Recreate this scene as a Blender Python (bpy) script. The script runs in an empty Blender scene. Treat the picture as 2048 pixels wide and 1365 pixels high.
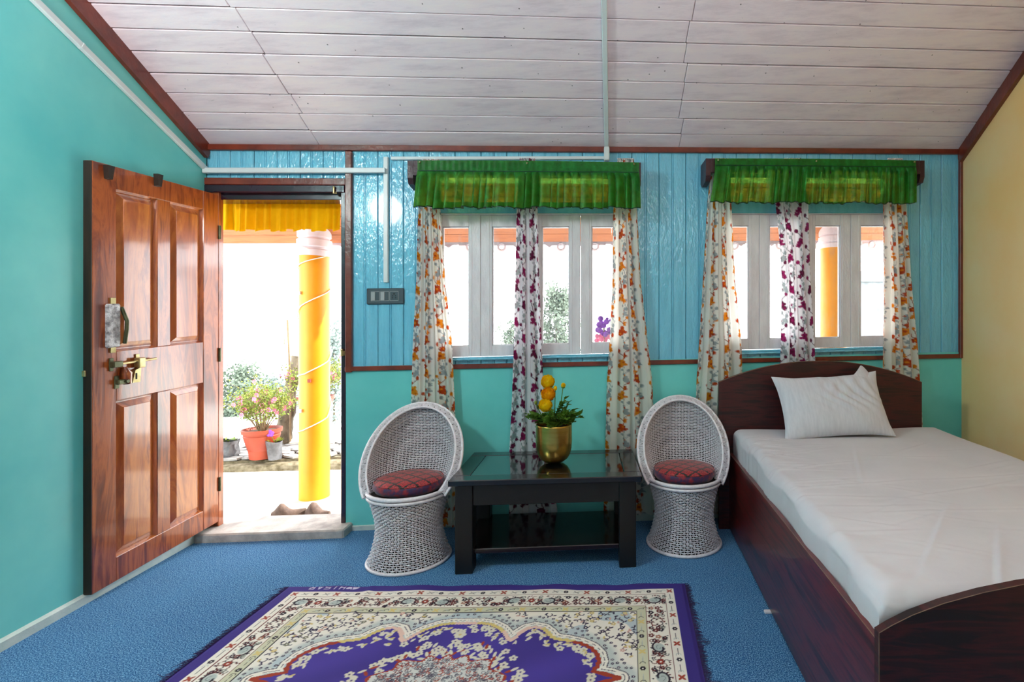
import bpy, bmesh, math, random
import numpy as np
from mathutils import Vector, Matrix
random.seed(7); rng = np.random.default_rng(7)
S = bpy.context.scene; COL = S.collection
PI = math.pi
# ------------------------------------------------------------------ camera, sky, lights
F = 1000.0; PX, PY = 1260.0, 655.0; CH = 1.22
cam_d = bpy.data.cameras.new('camera'); cam = bpy.data.objects.new('camera', cam_d); COL.objects.link(cam)
cam.location = (0, 0, CH); cam.rotation_euler = (PI/2, 0, 0)
cam_d.sensor_width = 36; cam_d.lens = 36*F/2048
cam_d.shift_x = -(PX-1024)/2048; cam_d.shift_y = -(682.5-PY)/2048
cam_d.clip_start = .03; cam_d.clip_end = 300
S.camera = cam
w = bpy.data.worlds.new('sky'); S.world = w; w.use_nodes = True
wb = w.node_tree.nodes['Background']; wb.inputs[0].default_value = (.93, .97, 1, 1); wb.inputs[1].default_value = 4.6
S.view_settings.view_transform = 'Standard'; S.view_settings.look = 'None'
S.view_settings.exposure = 0.5; S.view_settings.gamma = 1; S.view_settings.use_curve_mapping = False
sd = bpy.data.lights.new('sun', 'SUN'); sd.energy = 9; sd.angle = .01; sd.color = (1, .95, .85)
so = bpy.data.objects.new('sun', sd); COL.objects.link(so)
so.rotation_euler = Vector((.85, .35, .75)).to_track_quat('Z', 'Y').to_euler()
def area(name, loc, target, sx, sy, power, col=(1, 1, 1)):
    d = bpy.data.lights.new(name, 'AREA'); d.shape = 'RECTANGLE'; d.size = sx; d.size_y = sy; d.energy = power; d.color = col
    o = bpy.data.objects.new(name, d); COL.objects.link(o); o.location = loc
    o.rotation_euler = (Vector(loc)-Vector(target)).to_track_quat('Z', 'Y').to_euler(); return o
def globe(name, loc, rad, power, col):
    d = bpy.data.lights.new(name, 'POINT'); d.shadow_soft_size = rad; d.energy = power; d.color = col
    o = bpy.data.objects.new(name, d); COL.objects.link(o); o.location = loc; return o
globe('wall_lamp', (-2.08, .9, 2.4), .13, 54, (1, .97, .96))
globe('overhead_fill', (.3, 1.05, 2.25), .12, 13, (1, .98, 1))  # added fill light above the frame, no fitting is built for it
area('rear_fill', (0, -1.7, 1.5), (0, 3, 1.3), 2.6, 1.3, 1.5, (.95, .98, 1))  # added soft fill behind the camera, the rear wall has no opening

# ------------------------------------------------------------------ helpers
def lin(c):
    r = []
    for v in c[:3]:
        v = v/255.
        r.append(v/12.92 if v <= .04045 else ((v+.055)/1.055)**2.4)
    return tuple(r)+(1,)
class N:
    def __init__(s, name):
        s.m = bpy.data.materials.new(name); s.m.use_nodes = True; s.t = s.m.node_tree
        s.b = s.t.nodes['Principled BSDF']; s.out = s.t.nodes['Material Output']
    def n(s, ty, **k):
        x = s.t.nodes.new(ty)
        for a, b in k.items(): setattr(x, a, b)
        return x
    def l(s, a, b): s.t.links.new(a, b)
    def coord(s, scale=(1, 1, 1), kind='Object'):
        tc = s.n('ShaderNodeTexCoord'); mp = s.n('ShaderNodeMapping'); mp.inputs['Scale'].default_value = scale
        s.l(tc.outputs[kind], mp.inputs[0]); return mp.outputs[0]
    def noise(s, vec, scale, detail=4, rough=.6):
        x = s.n('ShaderNodeTexNoise'); x.inputs['Scale'].default_value = scale
        x.inputs['Detail'].default_value = detail; x.inputs['Roughness'].default_value = rough
        s.l(vec, x.inputs['Vector']); return x.outputs['Fac']
    def ramp(s, fac, stops):
        x = s.n('ShaderNodeValToRGB'); e = x.color_ramp.elements
        while len(e) < len(stops): e.new(.5)
        for q, (p, c) in zip(e, stops): q.position = p; q.color = c if len(c) == 4 else tuple(c)+(1,)
        s.l(fac, x.inputs[0]); return x.outputs[0]
    def mix(s, fac, a, b, mode='MIX'):
        x = s.n('ShaderNodeMix', data_type='RGBA', blend_type=mode)
        for v, i in ((fac, 0), (a, 6), (b, 7)):
            if isinstance(v, (int, float)): x.inputs[i].default_value = v
            elif isinstance(v, tuple): x.inputs[i].default_value = v
            else: s.l(v, x.inputs[i])
        return x.outputs[2]
    def bump(s, h, st, dist=.01):
        x = s.n('ShaderNodeBump'); x.inputs['Strength'].default_value = st; x.inputs['Distance'].default_value = dist
        s.l(h, x.inputs['Height']); s.l(x.outputs[0], s.b.inputs['Normal']); return x
    def base(s, v, rough=None, metal=None, spec=None, coat=None):
        if isinstance(v, tuple): s.b.inputs['Base Color'].default_value = v
        else: s.l(v, s.b.inputs['Base Color'])
        if rough is not None: s.b.inputs['Roughness'].default_value = rough
        if metal is not None: s.b.inputs['Metallic'].default_value = metal
        if spec is not None: s.b.inputs['Specular IOR Level'].default_value = spec
        if coat is not None: s.b.inputs['Coat Weight'].default_value = coat; s.b.inputs['Coat Roughness'].default_value = .08
        return s
    def translucent(s, col, amt):
        tr = s.n('ShaderNodeBsdfTranslucent'); mx = s.n('ShaderNodeMixShader'); mx.inputs[0].default_value = amt
        if isinstance(col, tuple): tr.inputs[0].default_value = col
        else: s.l(col, tr.inputs[0])
        s.l(s.b.outputs[0], mx.inputs[1]); s.l(tr.outputs[0], mx.inputs[2]); s.l(mx.outputs[0], s.out.inputs[0]); return s
def paint(name, c1, c2, rough=.45, nscale=3, stretch=(1, 1, 1), bscale=40, bst=.15, coat=0, lo=.35, hi=.7, metal=0, rand=0):
    k = N(name); v = k.coord(stretch); f = k.noise(v, nscale, 6)
    c = k.ramp(f, [(lo, lin(c1)), (hi, lin(c2))])
    if rand:
        oi = k.n('ShaderNodeObjectInfo'); mr = k.n('ShaderNodeMapRange'); mr.inputs[3].default_value = 1-rand; mr.inputs[4].default_value = 1+rand*.4
        k.l(oi.outputs['Random'], mr.inputs[0]); h = k.n('ShaderNodeHueSaturation'); k.l(mr.outputs[0], h.inputs['Value']); k.l(c, h.inputs['Color']); c = h.outputs[0]
    k.base(c, rough, metal, coat=coat)
    if bst: k.bump(k.noise(v, bscale, 3), bst)
    return k.m
def wood(name, stops, stretch=(12, 12, 1), scale=2.2, rough=.35, coat=.3, bst=.12, dist=1.5):
    k = N(name); v = k.coord(stretch)
    x = k.n('ShaderNodeTexNoise'); x.inputs['Scale'].default_value = scale; x.inputs['Detail'].default_value = 8
    x.inputs['Roughness'].default_value = .62; x.inputs['Distortion'].default_value = dist; k.l(v, x.inputs['Vector'])
    k.base(k.ramp(x.outputs['Fac'], [(p, lin(c)) for p, c in stops]), rough, coat=coat)
    if bst: k.bump(x.outputs['Fac'], bst, .005)
    return k.m

class MB:
    def __init__(s): s.v = []; s.f = []
    def add(s, vs, fs):
        o = len(s.v); s.v += [tuple(p) for p in vs]; s.f += [tuple(i+o for i in q) for q in fs]; return s
    def box(s, x0, y0, z0, x1, y1, z1, b=0):
        if x1 < x0: x0, x1 = x1, x0
        if y1 < y0: y0, y1 = y1, y0
        if z1 < z0: z0, z1 = z1, z0
        b = min(b, .45*(x1-x0), .45*(y1-y0), .45*(z1-z0))
        if b <= 0:
            vs = [(x, y, z) for x in (x0, x1) for y in (y0, y1) for z in (z0, z1)]
            return s.add(vs, [(0, 1, 3, 2), (4, 6, 7, 5), (0, 4, 5, 1), (2, 3, 7, 6), (0, 2, 6, 4), (1, 5, 7, 3)])
        vs = []
        for i in range(8):
            sx, sy, sz = (i >> 2) & 1, (i >> 1) & 1, i & 1
            X = x1 if sx else x0; Y = y1 if sy else y0; Z = z1 if sz else z0
            bx = -b if sx else b; by = -b if sy else b; bz = -b if sz else b
            vs += [(X, Y+by, Z+bz), (X+bx, Y, Z+bz), (X+bx, Y+by, Z)]
        I = lambda sx, sy, sz, a: ((sx << 2) | (sy << 1) | sz)*3+a
        fs = []
        for sgn in (0, 1):
            fs.append((I(sgn, 0, 0, 0), I(sgn, 0, 1, 0), I(sgn, 1, 1, 0), I(sgn, 1, 0, 0)))
            fs.append((I(0, sgn, 0, 1), I(0, sgn, 1, 1), I(1, sgn, 1, 1), I(1, sgn, 0, 1)))
            fs.append((I(0, 0, sgn, 2), I(0, 1, sgn, 2), I(1, 1, sgn, 2), I(1, 0, sgn, 2)))
        for a in (0, 1):
            for c in (0, 1):
                fs.append((I(a, c, 0, 0), I(a, c, 1, 0), I(a, c, 1, 1), I(a, c, 0, 1)))
                fs.append((I(a, 0, c, 0), I(a, 1, c, 0), I(a, 1, c, 2), I(a, 0, c, 2)))
                fs.append((I(0, a, c, 1), I(1, a, c, 1), I(1, a, c, 2), I(0, a, c, 2)))
        for i in range(8): fs.append((i*3, i*3+1, i*3+2))
        return s.add(vs, fs)
    def tube(s, pts, r, n=8, closed=False, cap=True):
        P = [Vector(p) for p in pts]; L = len(P); rr = r if isinstance(r, (list, tuple)) else [r]*L
        vs = []; up = None
        for i, p in enumerate(P):
            a = P[i-1] if (i > 0 or closed) else p; b = P[(i+1) % L] if (i < L-1 or closed) else p
            t = (b-a).normalized()
            if up is None: up = Vector((0, 0, 1)) if abs(t.z) < .9 else Vector((1, 0, 0))
            u = t.cross(up)
            if u.length < 1e-6: u = t.orthogonal()
            u.normalize(); v = u.cross(t).normalized(); up = v
            for k in range(n):
                an = 2*PI*k/n; vs.append(p+(u*math.cos(an)+v*math.sin(an))*rr[i])
        fs = []
        for i in range(L if closed else L-1):
            j = (i+1) % L
            for k in range(n): fs.append((i*n+k, i*n+(k+1) % n, j*n+(k+1) % n, j*n+k))
        if cap and not closed: fs += [tuple(range(n-1, -1, -1)), tuple((L-1)*n+k for k in range(n))]
        return s.add(vs, fs)
    def lathe(s, prof, n=24, c=(0, 0, 0)):
        vs = []; fs = []; L = len(prof)
        for r, z in prof:
            for k in range(n): a = 2*PI*k/n; vs.append((c[0]+r*math.cos(a), c[1]+r*math.sin(a), c[2]+z))
        for i in range(L-1):
            for k in range(n): fs.append((i*n+k, i*n+(k+1) % n, (i+1)*n+(k+1) % n, (i+1)*n+k))
        if prof[0][0] > 1e-4: fs.append(tuple(range(n-1, -1, -1)))
        if prof[-1][0] > 1e-4: fs.append(tuple((L-1)*n+k for k in range(n)))
        return s.add(vs, fs)
    def prism(s, poly, a0, a1, axis='y'):
        def m(p, a): return {'y': (p[0], a, p[1]), 'z': (p[0], p[1], a), 'x': (a, p[0], p[1])}[axis]
        n = len(poly); vs = [m(p, a0) for p in poly]+[m(p, a1) for p in poly]
        fs = [tuple(range(n)), tuple(range(2*n-1, n-1, -1))]+[(i, i+n, (i+1) % n+n, (i+1) % n) for i in range(n)]
        return s.add(vs, fs)
    def ball(s, c, r, n=10, sc=(1, 1, 1)):
        vs = []; fs = []; m = n//2+1
        for i in range(m+1):
            t = PI*i/m
            for k in range(n):
                a = 2*PI*k/n; vs.append((c[0]+r*sc[0]*math.sin(t)*math.cos(a), c[1]+r*sc[1]*math.sin(t)*math.sin(a), c[2]+r*sc[2]*math.cos(t)))
        for i in range(m):
            for k in range(n): fs.append((i*n+k, (i+1)*n+k, (i+1)*n+(k+1) % n, i*n+(k+1) % n))
        return s.add(vs, fs)
    def xf(s, M):
        s.v = [tuple(M @ Vector(p)) for p in s.v]; return s
    def mesh(s, name, mat, smooth=False, T=None):
        me = bpy.data.meshes.new(name); vs = [T(p) for p in s.v] if T else s.v
        me.from_pydata([tuple(p) for p in vs], [], s.f)
        bm = bmesh.new(); bm.from_mesh(me); bmesh.ops.remove_doubles(bm, verts=bm.verts, dist=1e-6)
        bmesh.ops.recalc_face_normals(bm, faces=bm.faces); bm.to_mesh(me); bm.free()
        if smooth:
            me.polygons.foreach_set('use_smooth', [True]*len(me.polygons))
            try: me.set_sharp_from_angle(angle=.9 if smooth is True else smooth)
            except Exception: pass
        if mat: me.materials.append(mat)
        return me
    def build(s, name, mat, parent=None, smooth=False, T=None, loc=None, label=None):
        return link(name, s.mesh(name, mat, smooth, T), parent, loc, label)
def link(name, me, parent=None, loc=None, label=None):
    o = bpy.data.objects.new(name, me); COL.objects.link(o)
    if parent: o.parent = parent
    if loc: o.location = loc
    if label: o['label'] = label
    return o
def thing(name, label, cat, loc=(0, 0, 0), rz=0, group=None, kind=None):
    o = bpy.data.objects.new(name, None); COL.objects.link(o); o.empty_display_size = .05
    o.location = loc; o.rotation_euler = (0, 0, rz); return tag(o, label, cat, group, kind)
def tag(o, label=None, cat=None, group=None, kind=None):
    if label: o['label'] = label
    if cat: o['category'] = cat
    if group: o['group'] = group
    if kind: o['kind'] = kind
    return o
def npmesh(name, V, Q, mat, parent=None, smooth=True, col=None):
    V = np.asarray(V, dtype=np.float32).reshape(-1, 3); Q = np.asarray(Q, dtype=np.int32).reshape(-1, 4)
    me = bpy.data.meshes.new(name); me.vertices.add(len(V)); me.vertices.foreach_set('co', V.ravel())
    me.loops.add(len(Q)*4); me.loops.foreach_set('vertex_index', Q.ravel())
    me.polygons.add(len(Q)); me.polygons.foreach_set('loop_start', np.arange(0, len(Q)*4, 4, dtype=np.int32))
    me.update(calc_edges=True); me.validate()
    if smooth: me.polygons.foreach_set('use_smooth', np.ones(len(me.polygons), bool))
    if col is not None:
        a = me.color_attributes.new('Col', 'FLOAT_COLOR', 'POINT')
        c = np.ones((len(V), 4), np.float32); c[:, :3] = col.reshape(-1, 3); a.data.foreach_set('color', c.ravel())
    me.materials.append(mat)
    o = bpy.data.objects.new(name, me); COL.objects.link(o)
    if parent: o.parent = parent
    return o
def gridq(ny, nx, closed=False, off=0):
    i = np.arange(ny-1)[:, None]; j = np.arange(nx if closed else nx-1)[None, :]; j2 = (j+1) % nx
    return np.stack([i*nx+j, i*nx+j2, (i+1)*nx+j2, (i+1)*nx+j], -1).reshape(-1, 4)+off
def linarr(c): return np.array(lin(c)[:3])

# ------------------------------------------------------------------ geometry of the room
def Yw(px): return 1/(.33278-2.8e-5*(px-690))
ray = lambda px, py: Vector(((px-PX)/F, 1, (PY-py)/F))
C0 = Vector((0, 0, CH))
def P(px, py, Y): return C0+ray(px, py)*Y
def Pz(px, py, z): return C0+ray(px, py)*((z-CH)/((PY-py)/F))
def hit(px, py, p0, n): r = ray(px, py); return C0+r*((Vector(p0)-C0).dot(n)/r.dot(n))
A0 = Vector(((413-PX)/F*Yw(413), Yw(413), 0)); B0 = Vector(((1922-PX)/F*Yw(1922), Yw(1922), 0))
D = (B0-A0).normalized(); WL = (B0-A0).length; AL = math.atan2(D.y, D.x); NI = Vector((D.y, -D.x, 0)); K = .02
def W(px, py, off=0):
    h = hit(px, py, A0+NI*off, NI); u = (h-A0).dot(D); return u, h.z-K*u      # u, levelled height
def U(px, off=0): return W(px, PY, off)[0]
ZW = lambda px, py, off=0: W(px, py, off)[1]
def wpt(u, off, z): p = A0+D*u+NI*off; return Vector((p.x, p.y, z+K*u))
class Wall:      # things built in the frame of the back wall (it leans a little up to the right, as in the old house)
    def __init__(s, name, label, cat, u0, off0, z0, group=None, kind=None):
        s.u0, s.o0, s.z0 = u0, off0, z0
        s.r = thing(name, label, cat, wpt(u0, off0, z0), AL, group, kind)
    def T(s, p): u, o, z = p; return (u-s.u0, -(o-s.o0), z-s.z0+K*(u-s.u0))
    def part(s, mb, name, mat, smooth=False, parent=None, label=None):
        return mb.build(name, mat, parent or s.r, smooth, s.T, None, label)
LC = Vector((A0.x, A0.y, CH+.365*A0.y)); RC = Vector((B0.x, B0.y, CH+.355*B0.y))
# left wall passes the corner and the floor point seen at the frame's left edge
L1 = Pz(0, 1303, 0); LD = Vector((L1.x-A0.x, L1.y-A0.y, 0)).normalized(); LN = Vector((-LD.y, LD.x, 0))
if LN.x < 0: LN = -LN
def LW(px, py, off=0): return hit(px, py, A0+LN*off, LN)
LF = LW(165, 0)
CN = (RC-LC).cross(LF-LC).normalized()
if CN.z > 0: CN = -CN                      # into the room
def CP(px, py, off=0): return hit(px, py, LC+CN*off, CN)
RF = CP(2048, 112); RD = Vector((RF.x-B0.x, RF.y-B0.y, 0)).normalized(); RN = Vector((RD.y, -RD.x, 0))
if RN.x > 0: RN = -RN
def cz(x, y): return LC.z-(CN.x*(x-LC.x)+CN.y*(y-LC.y))/CN.z
CA = (RC-LC).normalized(); CS = CA.cross(CN).normalized()
if CS.y > 0: CS = -CS                      # up the slope towards the camera
ca = lambda p: (p-LC).dot(CA)
cs = lambda p: (p-LC).dot(CS)
YB = -1.9                                  # rear wall
YR = .45                                   # ridge

# ------------------------------------------------------------------ materials
def plankmat(name, c1, c2):
    k = N(name); v = k.coord((9, 9, 1)); f = k.noise(v, 2.5, 6); c = k.ramp(f, [(.3, lin(c1)), (.75, lin(c2))])
    f2 = k.noise(k.coord((30, 30, 3)), 3, 3, .7); c = k.mix(k.ramp(f2, [(.72, (0, 0, 0)), (.78, (1, 1, 1))]), c, lin((70, 105, 115)))
    k.base(c, .2, coat=.5); k.bump(k.noise(k.coord((20, 20, 9)), 2.2, 2), .6, .012); return k.m
M_plank = plankmat('blue_gloss_paint', (104, 184, 212), (126, 204, 228))
M_plaster = paint('turquoise_plaster', (98, 202, 198), (118, 218, 212), .5, 1.6, bscale=8, bst=.12)
M_plasterL = paint('turquoise_wall', (90, 194, 196), (130, 220, 212), .32, .9, bscale=5, bst=.15)
M_yellow = paint('cream_yellow_wall', (255, 206, 136), (255, 224, 172), .5, 1.3, bscale=8, bst=.1)
M_rear = paint('cream_rear_wall', (206, 208, 214), (220, 222, 228), .6)
M_red = paint('brown_red_gloss', (92, 32, 20), (130, 52, 30), .3, 9, (1, 1, 1), 20, .3, coat=.3)
M_dark = paint('dark_purple_gloss', (30, 14, 30), (52, 26, 46), .22, 6, bscale=14, bst=.2, coat=.5)
M_white = paint('worn_white_paint', (212, 208, 212), (230, 227, 230), .4, 5, (4, 4, 1), 30, .2)
M_conduit = paint('pale_plastic', (204, 216, 218), (220, 230, 230), .35, 2, bst=0)
def ceilmat():
    k = N('whitewashed_board'); v = k.coord((1.2, 7, 7)); f = k.noise(v, 2.2, 8, .7)
    c = k.ramp(f, [(.25, lin((212, 194, 204))), (.5, lin((240, 224, 231))), (.8, lin((250, 236, 234)))])
    f2 = k.noise(k.coord((3, 24, 24)), 3, 4, .75); c = k.mix(k.ramp(f2, [(.70, (0, 0, 0)), (.80, (1, 1, 1))]), c, lin((128, 118, 122)))
    vo = k.n('ShaderNodeTexVoronoi'); vo.inputs['Scale'].default_value = 14; k.l(k.coord((1, 1, 1)), vo.inputs['Vector'])
    c = k.mix(k.ramp(vo.outputs['Distance'], [(.035, (1, 1, 1)), (.06, (0, 0, 0))]), c, lin((95, 85, 88)))
    k.base(c, .38, coat=.15); k.bump(f, .25, .01); return k.m
M_ceil = ceilmat()
M_gap = paint('dark_joint', (30, 26, 28), (44, 38, 40), .9, bst=0)
def carpet():
    k = N('blue_carpet'); v = k.coord(); f = k.noise(v, 230, 4, .8); g = k.noise(v, 2.0, 3)
    c = k.ramp(f, [(.39, lin((8, 42, 88))), (.5, lin((32, 98, 158))), (.58, lin((160, 214, 244)))])
    c = k.mix(.2, c, k.ramp(g, [(.35, lin((24, 70, 128))), (.65, lin((70, 136, 186)))]))
    k.base(c, .95, spec=.1); k.b.inputs['Sheen Weight'].default_value = .12; k.b.inputs['Sheen Roughness'].default_value = .4; k.b.inputs['Sheen Tint'].default_value = (.35, .7, 1, 1); k.bump(f, .6, .004); return k.m
M_carpet = carpet()
M_concrete = paint('worn_concrete', (150, 146, 142), (214, 208, 200), .8, 8, bscale=30, bst=.4)
M_door = wood('varnished_door_wood', [(.25, (62, 18, 8)), (.42, (126, 52, 20)), (.55, (180, 92, 38)), (.64, (130, 54, 24)), (.8, (78, 28, 14))], (9, 9, 1.1), 1.6, .3, 1, .25)
M_doorp = wood('varnished_panel_wood', [(.25, (96, 36, 12)), (.42, (164, 78, 28)), (.56, (202, 116, 48)), (.66, (150, 68, 28)), (.8, (98, 42, 18))], (7, 7, .9), 1.5, .3, 1, .25)
M_doore = wood('dark_door_edge', [(.3, (14, 8, 6)), (.6, (44, 28, 12)), (.8, (26, 14, 8))], (9, 9, 1), 2, .5, 0)
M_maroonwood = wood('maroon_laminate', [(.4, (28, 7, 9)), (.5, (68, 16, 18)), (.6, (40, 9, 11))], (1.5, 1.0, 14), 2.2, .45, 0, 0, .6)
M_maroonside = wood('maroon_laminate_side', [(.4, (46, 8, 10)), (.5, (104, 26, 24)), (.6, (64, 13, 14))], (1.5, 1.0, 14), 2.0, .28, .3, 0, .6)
M_black = wood('near_black_polish', [(.3, (10, 6, 6)), (.6, (19, 12, 12)), (.8, (13, 8, 8))], (3, 12, 3), 2, .22, .5, 0)
M_pelmet = paint('dark_maroon_paint', (44, 16, 26), (62, 26, 36), .4, 12, bscale=22, bst=.4)
M_gold = paint('brushed_brass', (196, 158, 72), (222, 190, 104), .27, 4, (1, 1, 9), bscale=30, bst=.03, metal=1)
M_brass = paint('aged_brass', (150, 132, 82), (206, 196, 150), .35, 14, bst=0, metal=.8)
M_steel = paint('dull_green_steel', (72, 76, 52), (110, 112, 84), .4, 14, bst=0, metal=.7)
M_plastic = paint('silver_film', (110, 108, 110), (226, 226, 228), .35, 40, (1, 1, 1), 60, .8)
M_switch = paint('charcoal_plastic', (52, 66, 74), (62, 76, 84), .35, bst=0)
M_switchl = paint('grey_rocker', (150, 160, 162), (168, 176, 178), .3, bst=0)
M_hole = paint('black_hole', (8, 8, 8), (12, 12, 12), .8, bst=0)
def glassm():
    k = N('dusty_glass'); t = k.n('ShaderNodeBsdfTransparent'); g = k.n('ShaderNodeBsdfGlossy'); g.inputs['Roughness'].default_value = .02
    d = k.n('ShaderNodeBsdfDiffuse'); d.inputs[0].default_value = lin((225, 225, 225)); fr = k.n('ShaderNodeFresnel'); fr.inputs[0].default_value = 1.45
    m1 = k.n('ShaderNodeMixShader'); m2 = k.n('ShaderNodeMixShader'); f = k.noise(k.coord((3, 3, 1)), 4, 6, .75)
    r = k.ramp(f, [(.5, (.01, .01, .01)), (.75, (.22, .22, .22))]); k.l(fr.outputs[0], m1.inputs[0]); k.l(t.outputs[0], m1.inputs[1]); k.l(g.outputs[0], m1.inputs[2])
    k.l(r, m2.inputs[0]); k.l(m1.outputs[0], m2.inputs[1]); k.l(d.outputs[0], m2.inputs[2]); k.l(m2.outputs[0], k.out.inputs[0]); return k.m
M_glass = glassm()
def clothattr(name, tr=.4, rough=.7, sheen=0):
    k = N(name); a = k.n('ShaderNodeAttribute'); a.attribute_name = 'Col'
    k.base(a.outputs['Color'], rough, spec=.25)
    k.bump(k.noise(k.coord(), 500, 2), .15, .002)
    if tr: k.translucent(a.outputs['Color'], tr)
    return k.m
M_curtain = clothattr('printed_satin', .5, .42)
M_rug = clothattr('woven_pile', 0, .9)
def valm(name, c1, c2, c3, tr, rough=.45):
    k = N(name); f = k.noise(k.coord(), 22, 4, .7); c = k.ramp(f, [(.35, lin(c1)), (.55, lin(c2)), (.75, lin(c3))])
    k.base(c, rough, spec=.4); k.bump(k.noise(k.coord(), 60, 4), .2, .003); tc = k.mix(.6, c, lin((176, 200, 40))); k.translucent(tc, tr)
    tp = k.n('ShaderNodeBsdfTransparent'); tp.inputs[0].default_value = (.55, .85, .10, 1); m2 = k.n('ShaderNodeMixShader'); prev = k.out.inputs[0].links[0].from_socket
    g = k.ramp(k.noise(k.coord(), 16, 3, .6), [(.35, (.05, .05, .05)), (.7, (.30, .30, .30))]); k.l(g, m2.inputs[0]); k.l(prev, m2.inputs[1]); k.l(tp.outputs[0], m2.inputs[2]); k.l(m2.outputs[0], k.out.inputs[0]); return k.m
M_green = valm('green_brocade', (0, 92, 26), (4, 128, 40), (30, 158, 66), .30)
M_greenhem = paint('dark_green_edging', (2, 44, 18), (6, 60, 24), .6, bst=0)
def yel():
    k = N('yellow_cloth'); f = k.noise(k.coord(), 8, 4); c = k.ramp(f, [(.35, lin((226, 160, 0))), (.7, lin((238, 178, 6)))])
    k.base(c, .8, spec=.1); k.translucent(lin((240, 176, 4)), .12); return k.m
M_yelcloth = yel()
M_sheet = paint('white_cotton', (200, 197, 203), (212, 209, 214), .85, 2, bscale=70, bst=.06)
M_pillow = paint('white_striped_cotton', (198, 200, 208), (212, 213, 220), .85, 14, (6, 1, 1), 90, .12)
def wick():
    k = N('white_wicker'); f = k.noise(k.coord(), 60, 5, .7)
    k.base(k.ramp(f, [(.22, lin((130, 122, 122))), (.36, lin((216, 212, 218))), (.7, lin((238, 235, 240)))]), .35, coat=.15); return k.m
M_wicker = wick()
M_wickerd = paint('wicker_gap_shade_and_board', (34, 30, 30), (58, 52, 52), .8, 20)  # dark tone stands in for shade in the weave gaps; also on seat board
def cush():
    k = N('red_brocade'); tc = k.n('ShaderNodeTexCoord'); mp = k.n('ShaderNodeMapping'); mp.inputs['Rotation'].default_value = (0, 0, PI/4)
    k.l(tc.outputs['Object'], mp.inputs[0]); sp = k.n('ShaderNodeSeparateXYZ'); k.l(mp.outputs[0], sp.inputs[0])
    def line(o):
        a = k.n('ShaderNodeMath', operation='MULTIPLY'); a.inputs[1].default_value = 1/.062; k.l(o, a.inputs[0])
        nz = k.noise(tc.outputs['Object'], 60, 3); ad = k.n('ShaderNodeMath', operation='MULTIPLY_ADD'); k.l(nz, ad.inputs[0]); ad.inputs[1].default_value = .25; k.l(a.outputs[0], ad.inputs[2])
        fr = k.n('ShaderNodeMath', operation='FRACT'); k.l(ad.outputs[0], fr.inputs[0])
        lt = k.n('ShaderNodeMath', operation='LESS_THAN'); k.l(fr.outputs[0], lt.inputs[0]); lt.inputs[1].default_value = .17; return lt.outputs[0]
    mx = k.n('ShaderNodeMath', operation='MAXIMUM'); k.l(line(sp.outputs[0]), mx.inputs[0]); k.l(line(sp.outputs[1]), mx.inputs[1])
    f = k.noise(tc.outputs['Object'], 230, 3, .8); red = k.ramp(f, [(.42, lin((70, 6, 14))), (.52, lin((176, 16, 34))), (.66, lin((222, 70, 60)))])
    top = k.mix(mx.outputs[0], red, lin((14, 6, 8)))
    g = k.noise(tc.outputs['Object'], 26, 3); side = k.ramp(g, [(.4, lin((34, 26, 78))), (.5, lin((72, 16, 60))), (.6, lin((140, 14, 36)))])
    so_ = k.n('ShaderNodeSeparateXYZ'); k.l(tc.outputs['Object'], so_.inputs[0]); gt = k.n('ShaderNodeMath', operation='GREATER_THAN'); k.l(so_.outputs[2], gt.inputs[0]); gt.inputs[1].default_value = .052
    k.base(k.mix(gt.outputs[0], side, top), .6); k.b.inputs['Sheen Weight'].default_value = .3; k.bump(f, .3, .003); return k.m
M_cush = cush()
def soft(name, c1, c2, amt=.3):
    k = N(name); f = k.noise(k.coord(), 20, 3); c = k.ramp(f, [(.35, lin(c1)), (.7, lin(c2))]); k.base(c, .5, spec=.3); k.translucent(c, amt); return k.m
M_leaf = soft('plant_leaf_green', (60, 108, 30), (140, 176, 60))
M_petal = soft('yellow_petal', (255, 214, 4), (255, 228, 30), .4)
M_petalo = soft('orange_yellow_petal', (250, 176, 8), (255, 206, 24), .4)
M_terra = paint('terracotta_plastic', (134, 46, 20), (156, 58, 28), .55, 6, bst=0)
M_bag = paint('black_poly_bag', (62, 62, 66), (110, 110, 114), .35, 10, bscale=20, bst=.6)
M_soil = paint('dark_soil', (52, 36, 26), (92, 66, 46), .95, 30)
M_bark = paint('mossy_bark', (62, 52, 38), (130, 118, 100), .9, 16, (1, 1, .4), 30, .8)
M_twig = paint('brown_twig', (104, 84, 60), (150, 128, 96), .8, bst=0)
M_bush = paint('yellow_green_leaf', (84, 110, 26), (136, 140, 44), .6, 9, bst=0)
M_pink = paint('pink_blossom', (232, 90, 140), (244, 150, 180), .6, 12, bst=0)
M_purple = paint('violet_petal', (120, 50, 160), (160, 90, 200), .6, 12, bst=0)
M_haze1 = paint('hazed_grey_green_leaf', (72, 86, 74), (104, 116, 100), .8, 3, bst=0)  # distance haze is mixed into this leaf colour
M_haze2 = paint('hazed_blue_green_leaf', (112, 126, 122), (140, 152, 146), .8, 3, bst=0)  # paler still, more haze put into the colour
M_pillar = paint('yellow_pillar_paint', (226, 142, 4), (236, 156, 10), .45, 3, bst=0)
M_capital = paint('pale_pink_paint', (222, 206, 212), (236, 222, 226), .5, 3, bst=0)
M_porchw = wood('orange_porch_board', [(.3, (150, 78, 38)), (.5, (182, 108, 60)), (.7, (164, 90, 48))], (1, 12, 12), 2, .6, 0, 0)
M_porch = paint('pale_porch_cement', (176, 162, 140), (206, 196, 180), .7, 5, bscale=20, bst=.15)
M_kerb = paint('mossy_kerb', (80, 70, 46), (136, 126, 104), .95, 18, bscale=30, bst=.7)
M_slate = paint('pale_slate', (116, 112, 108), (160, 156, 152), .85, 8, bst=.2, rand=.15)
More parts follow.
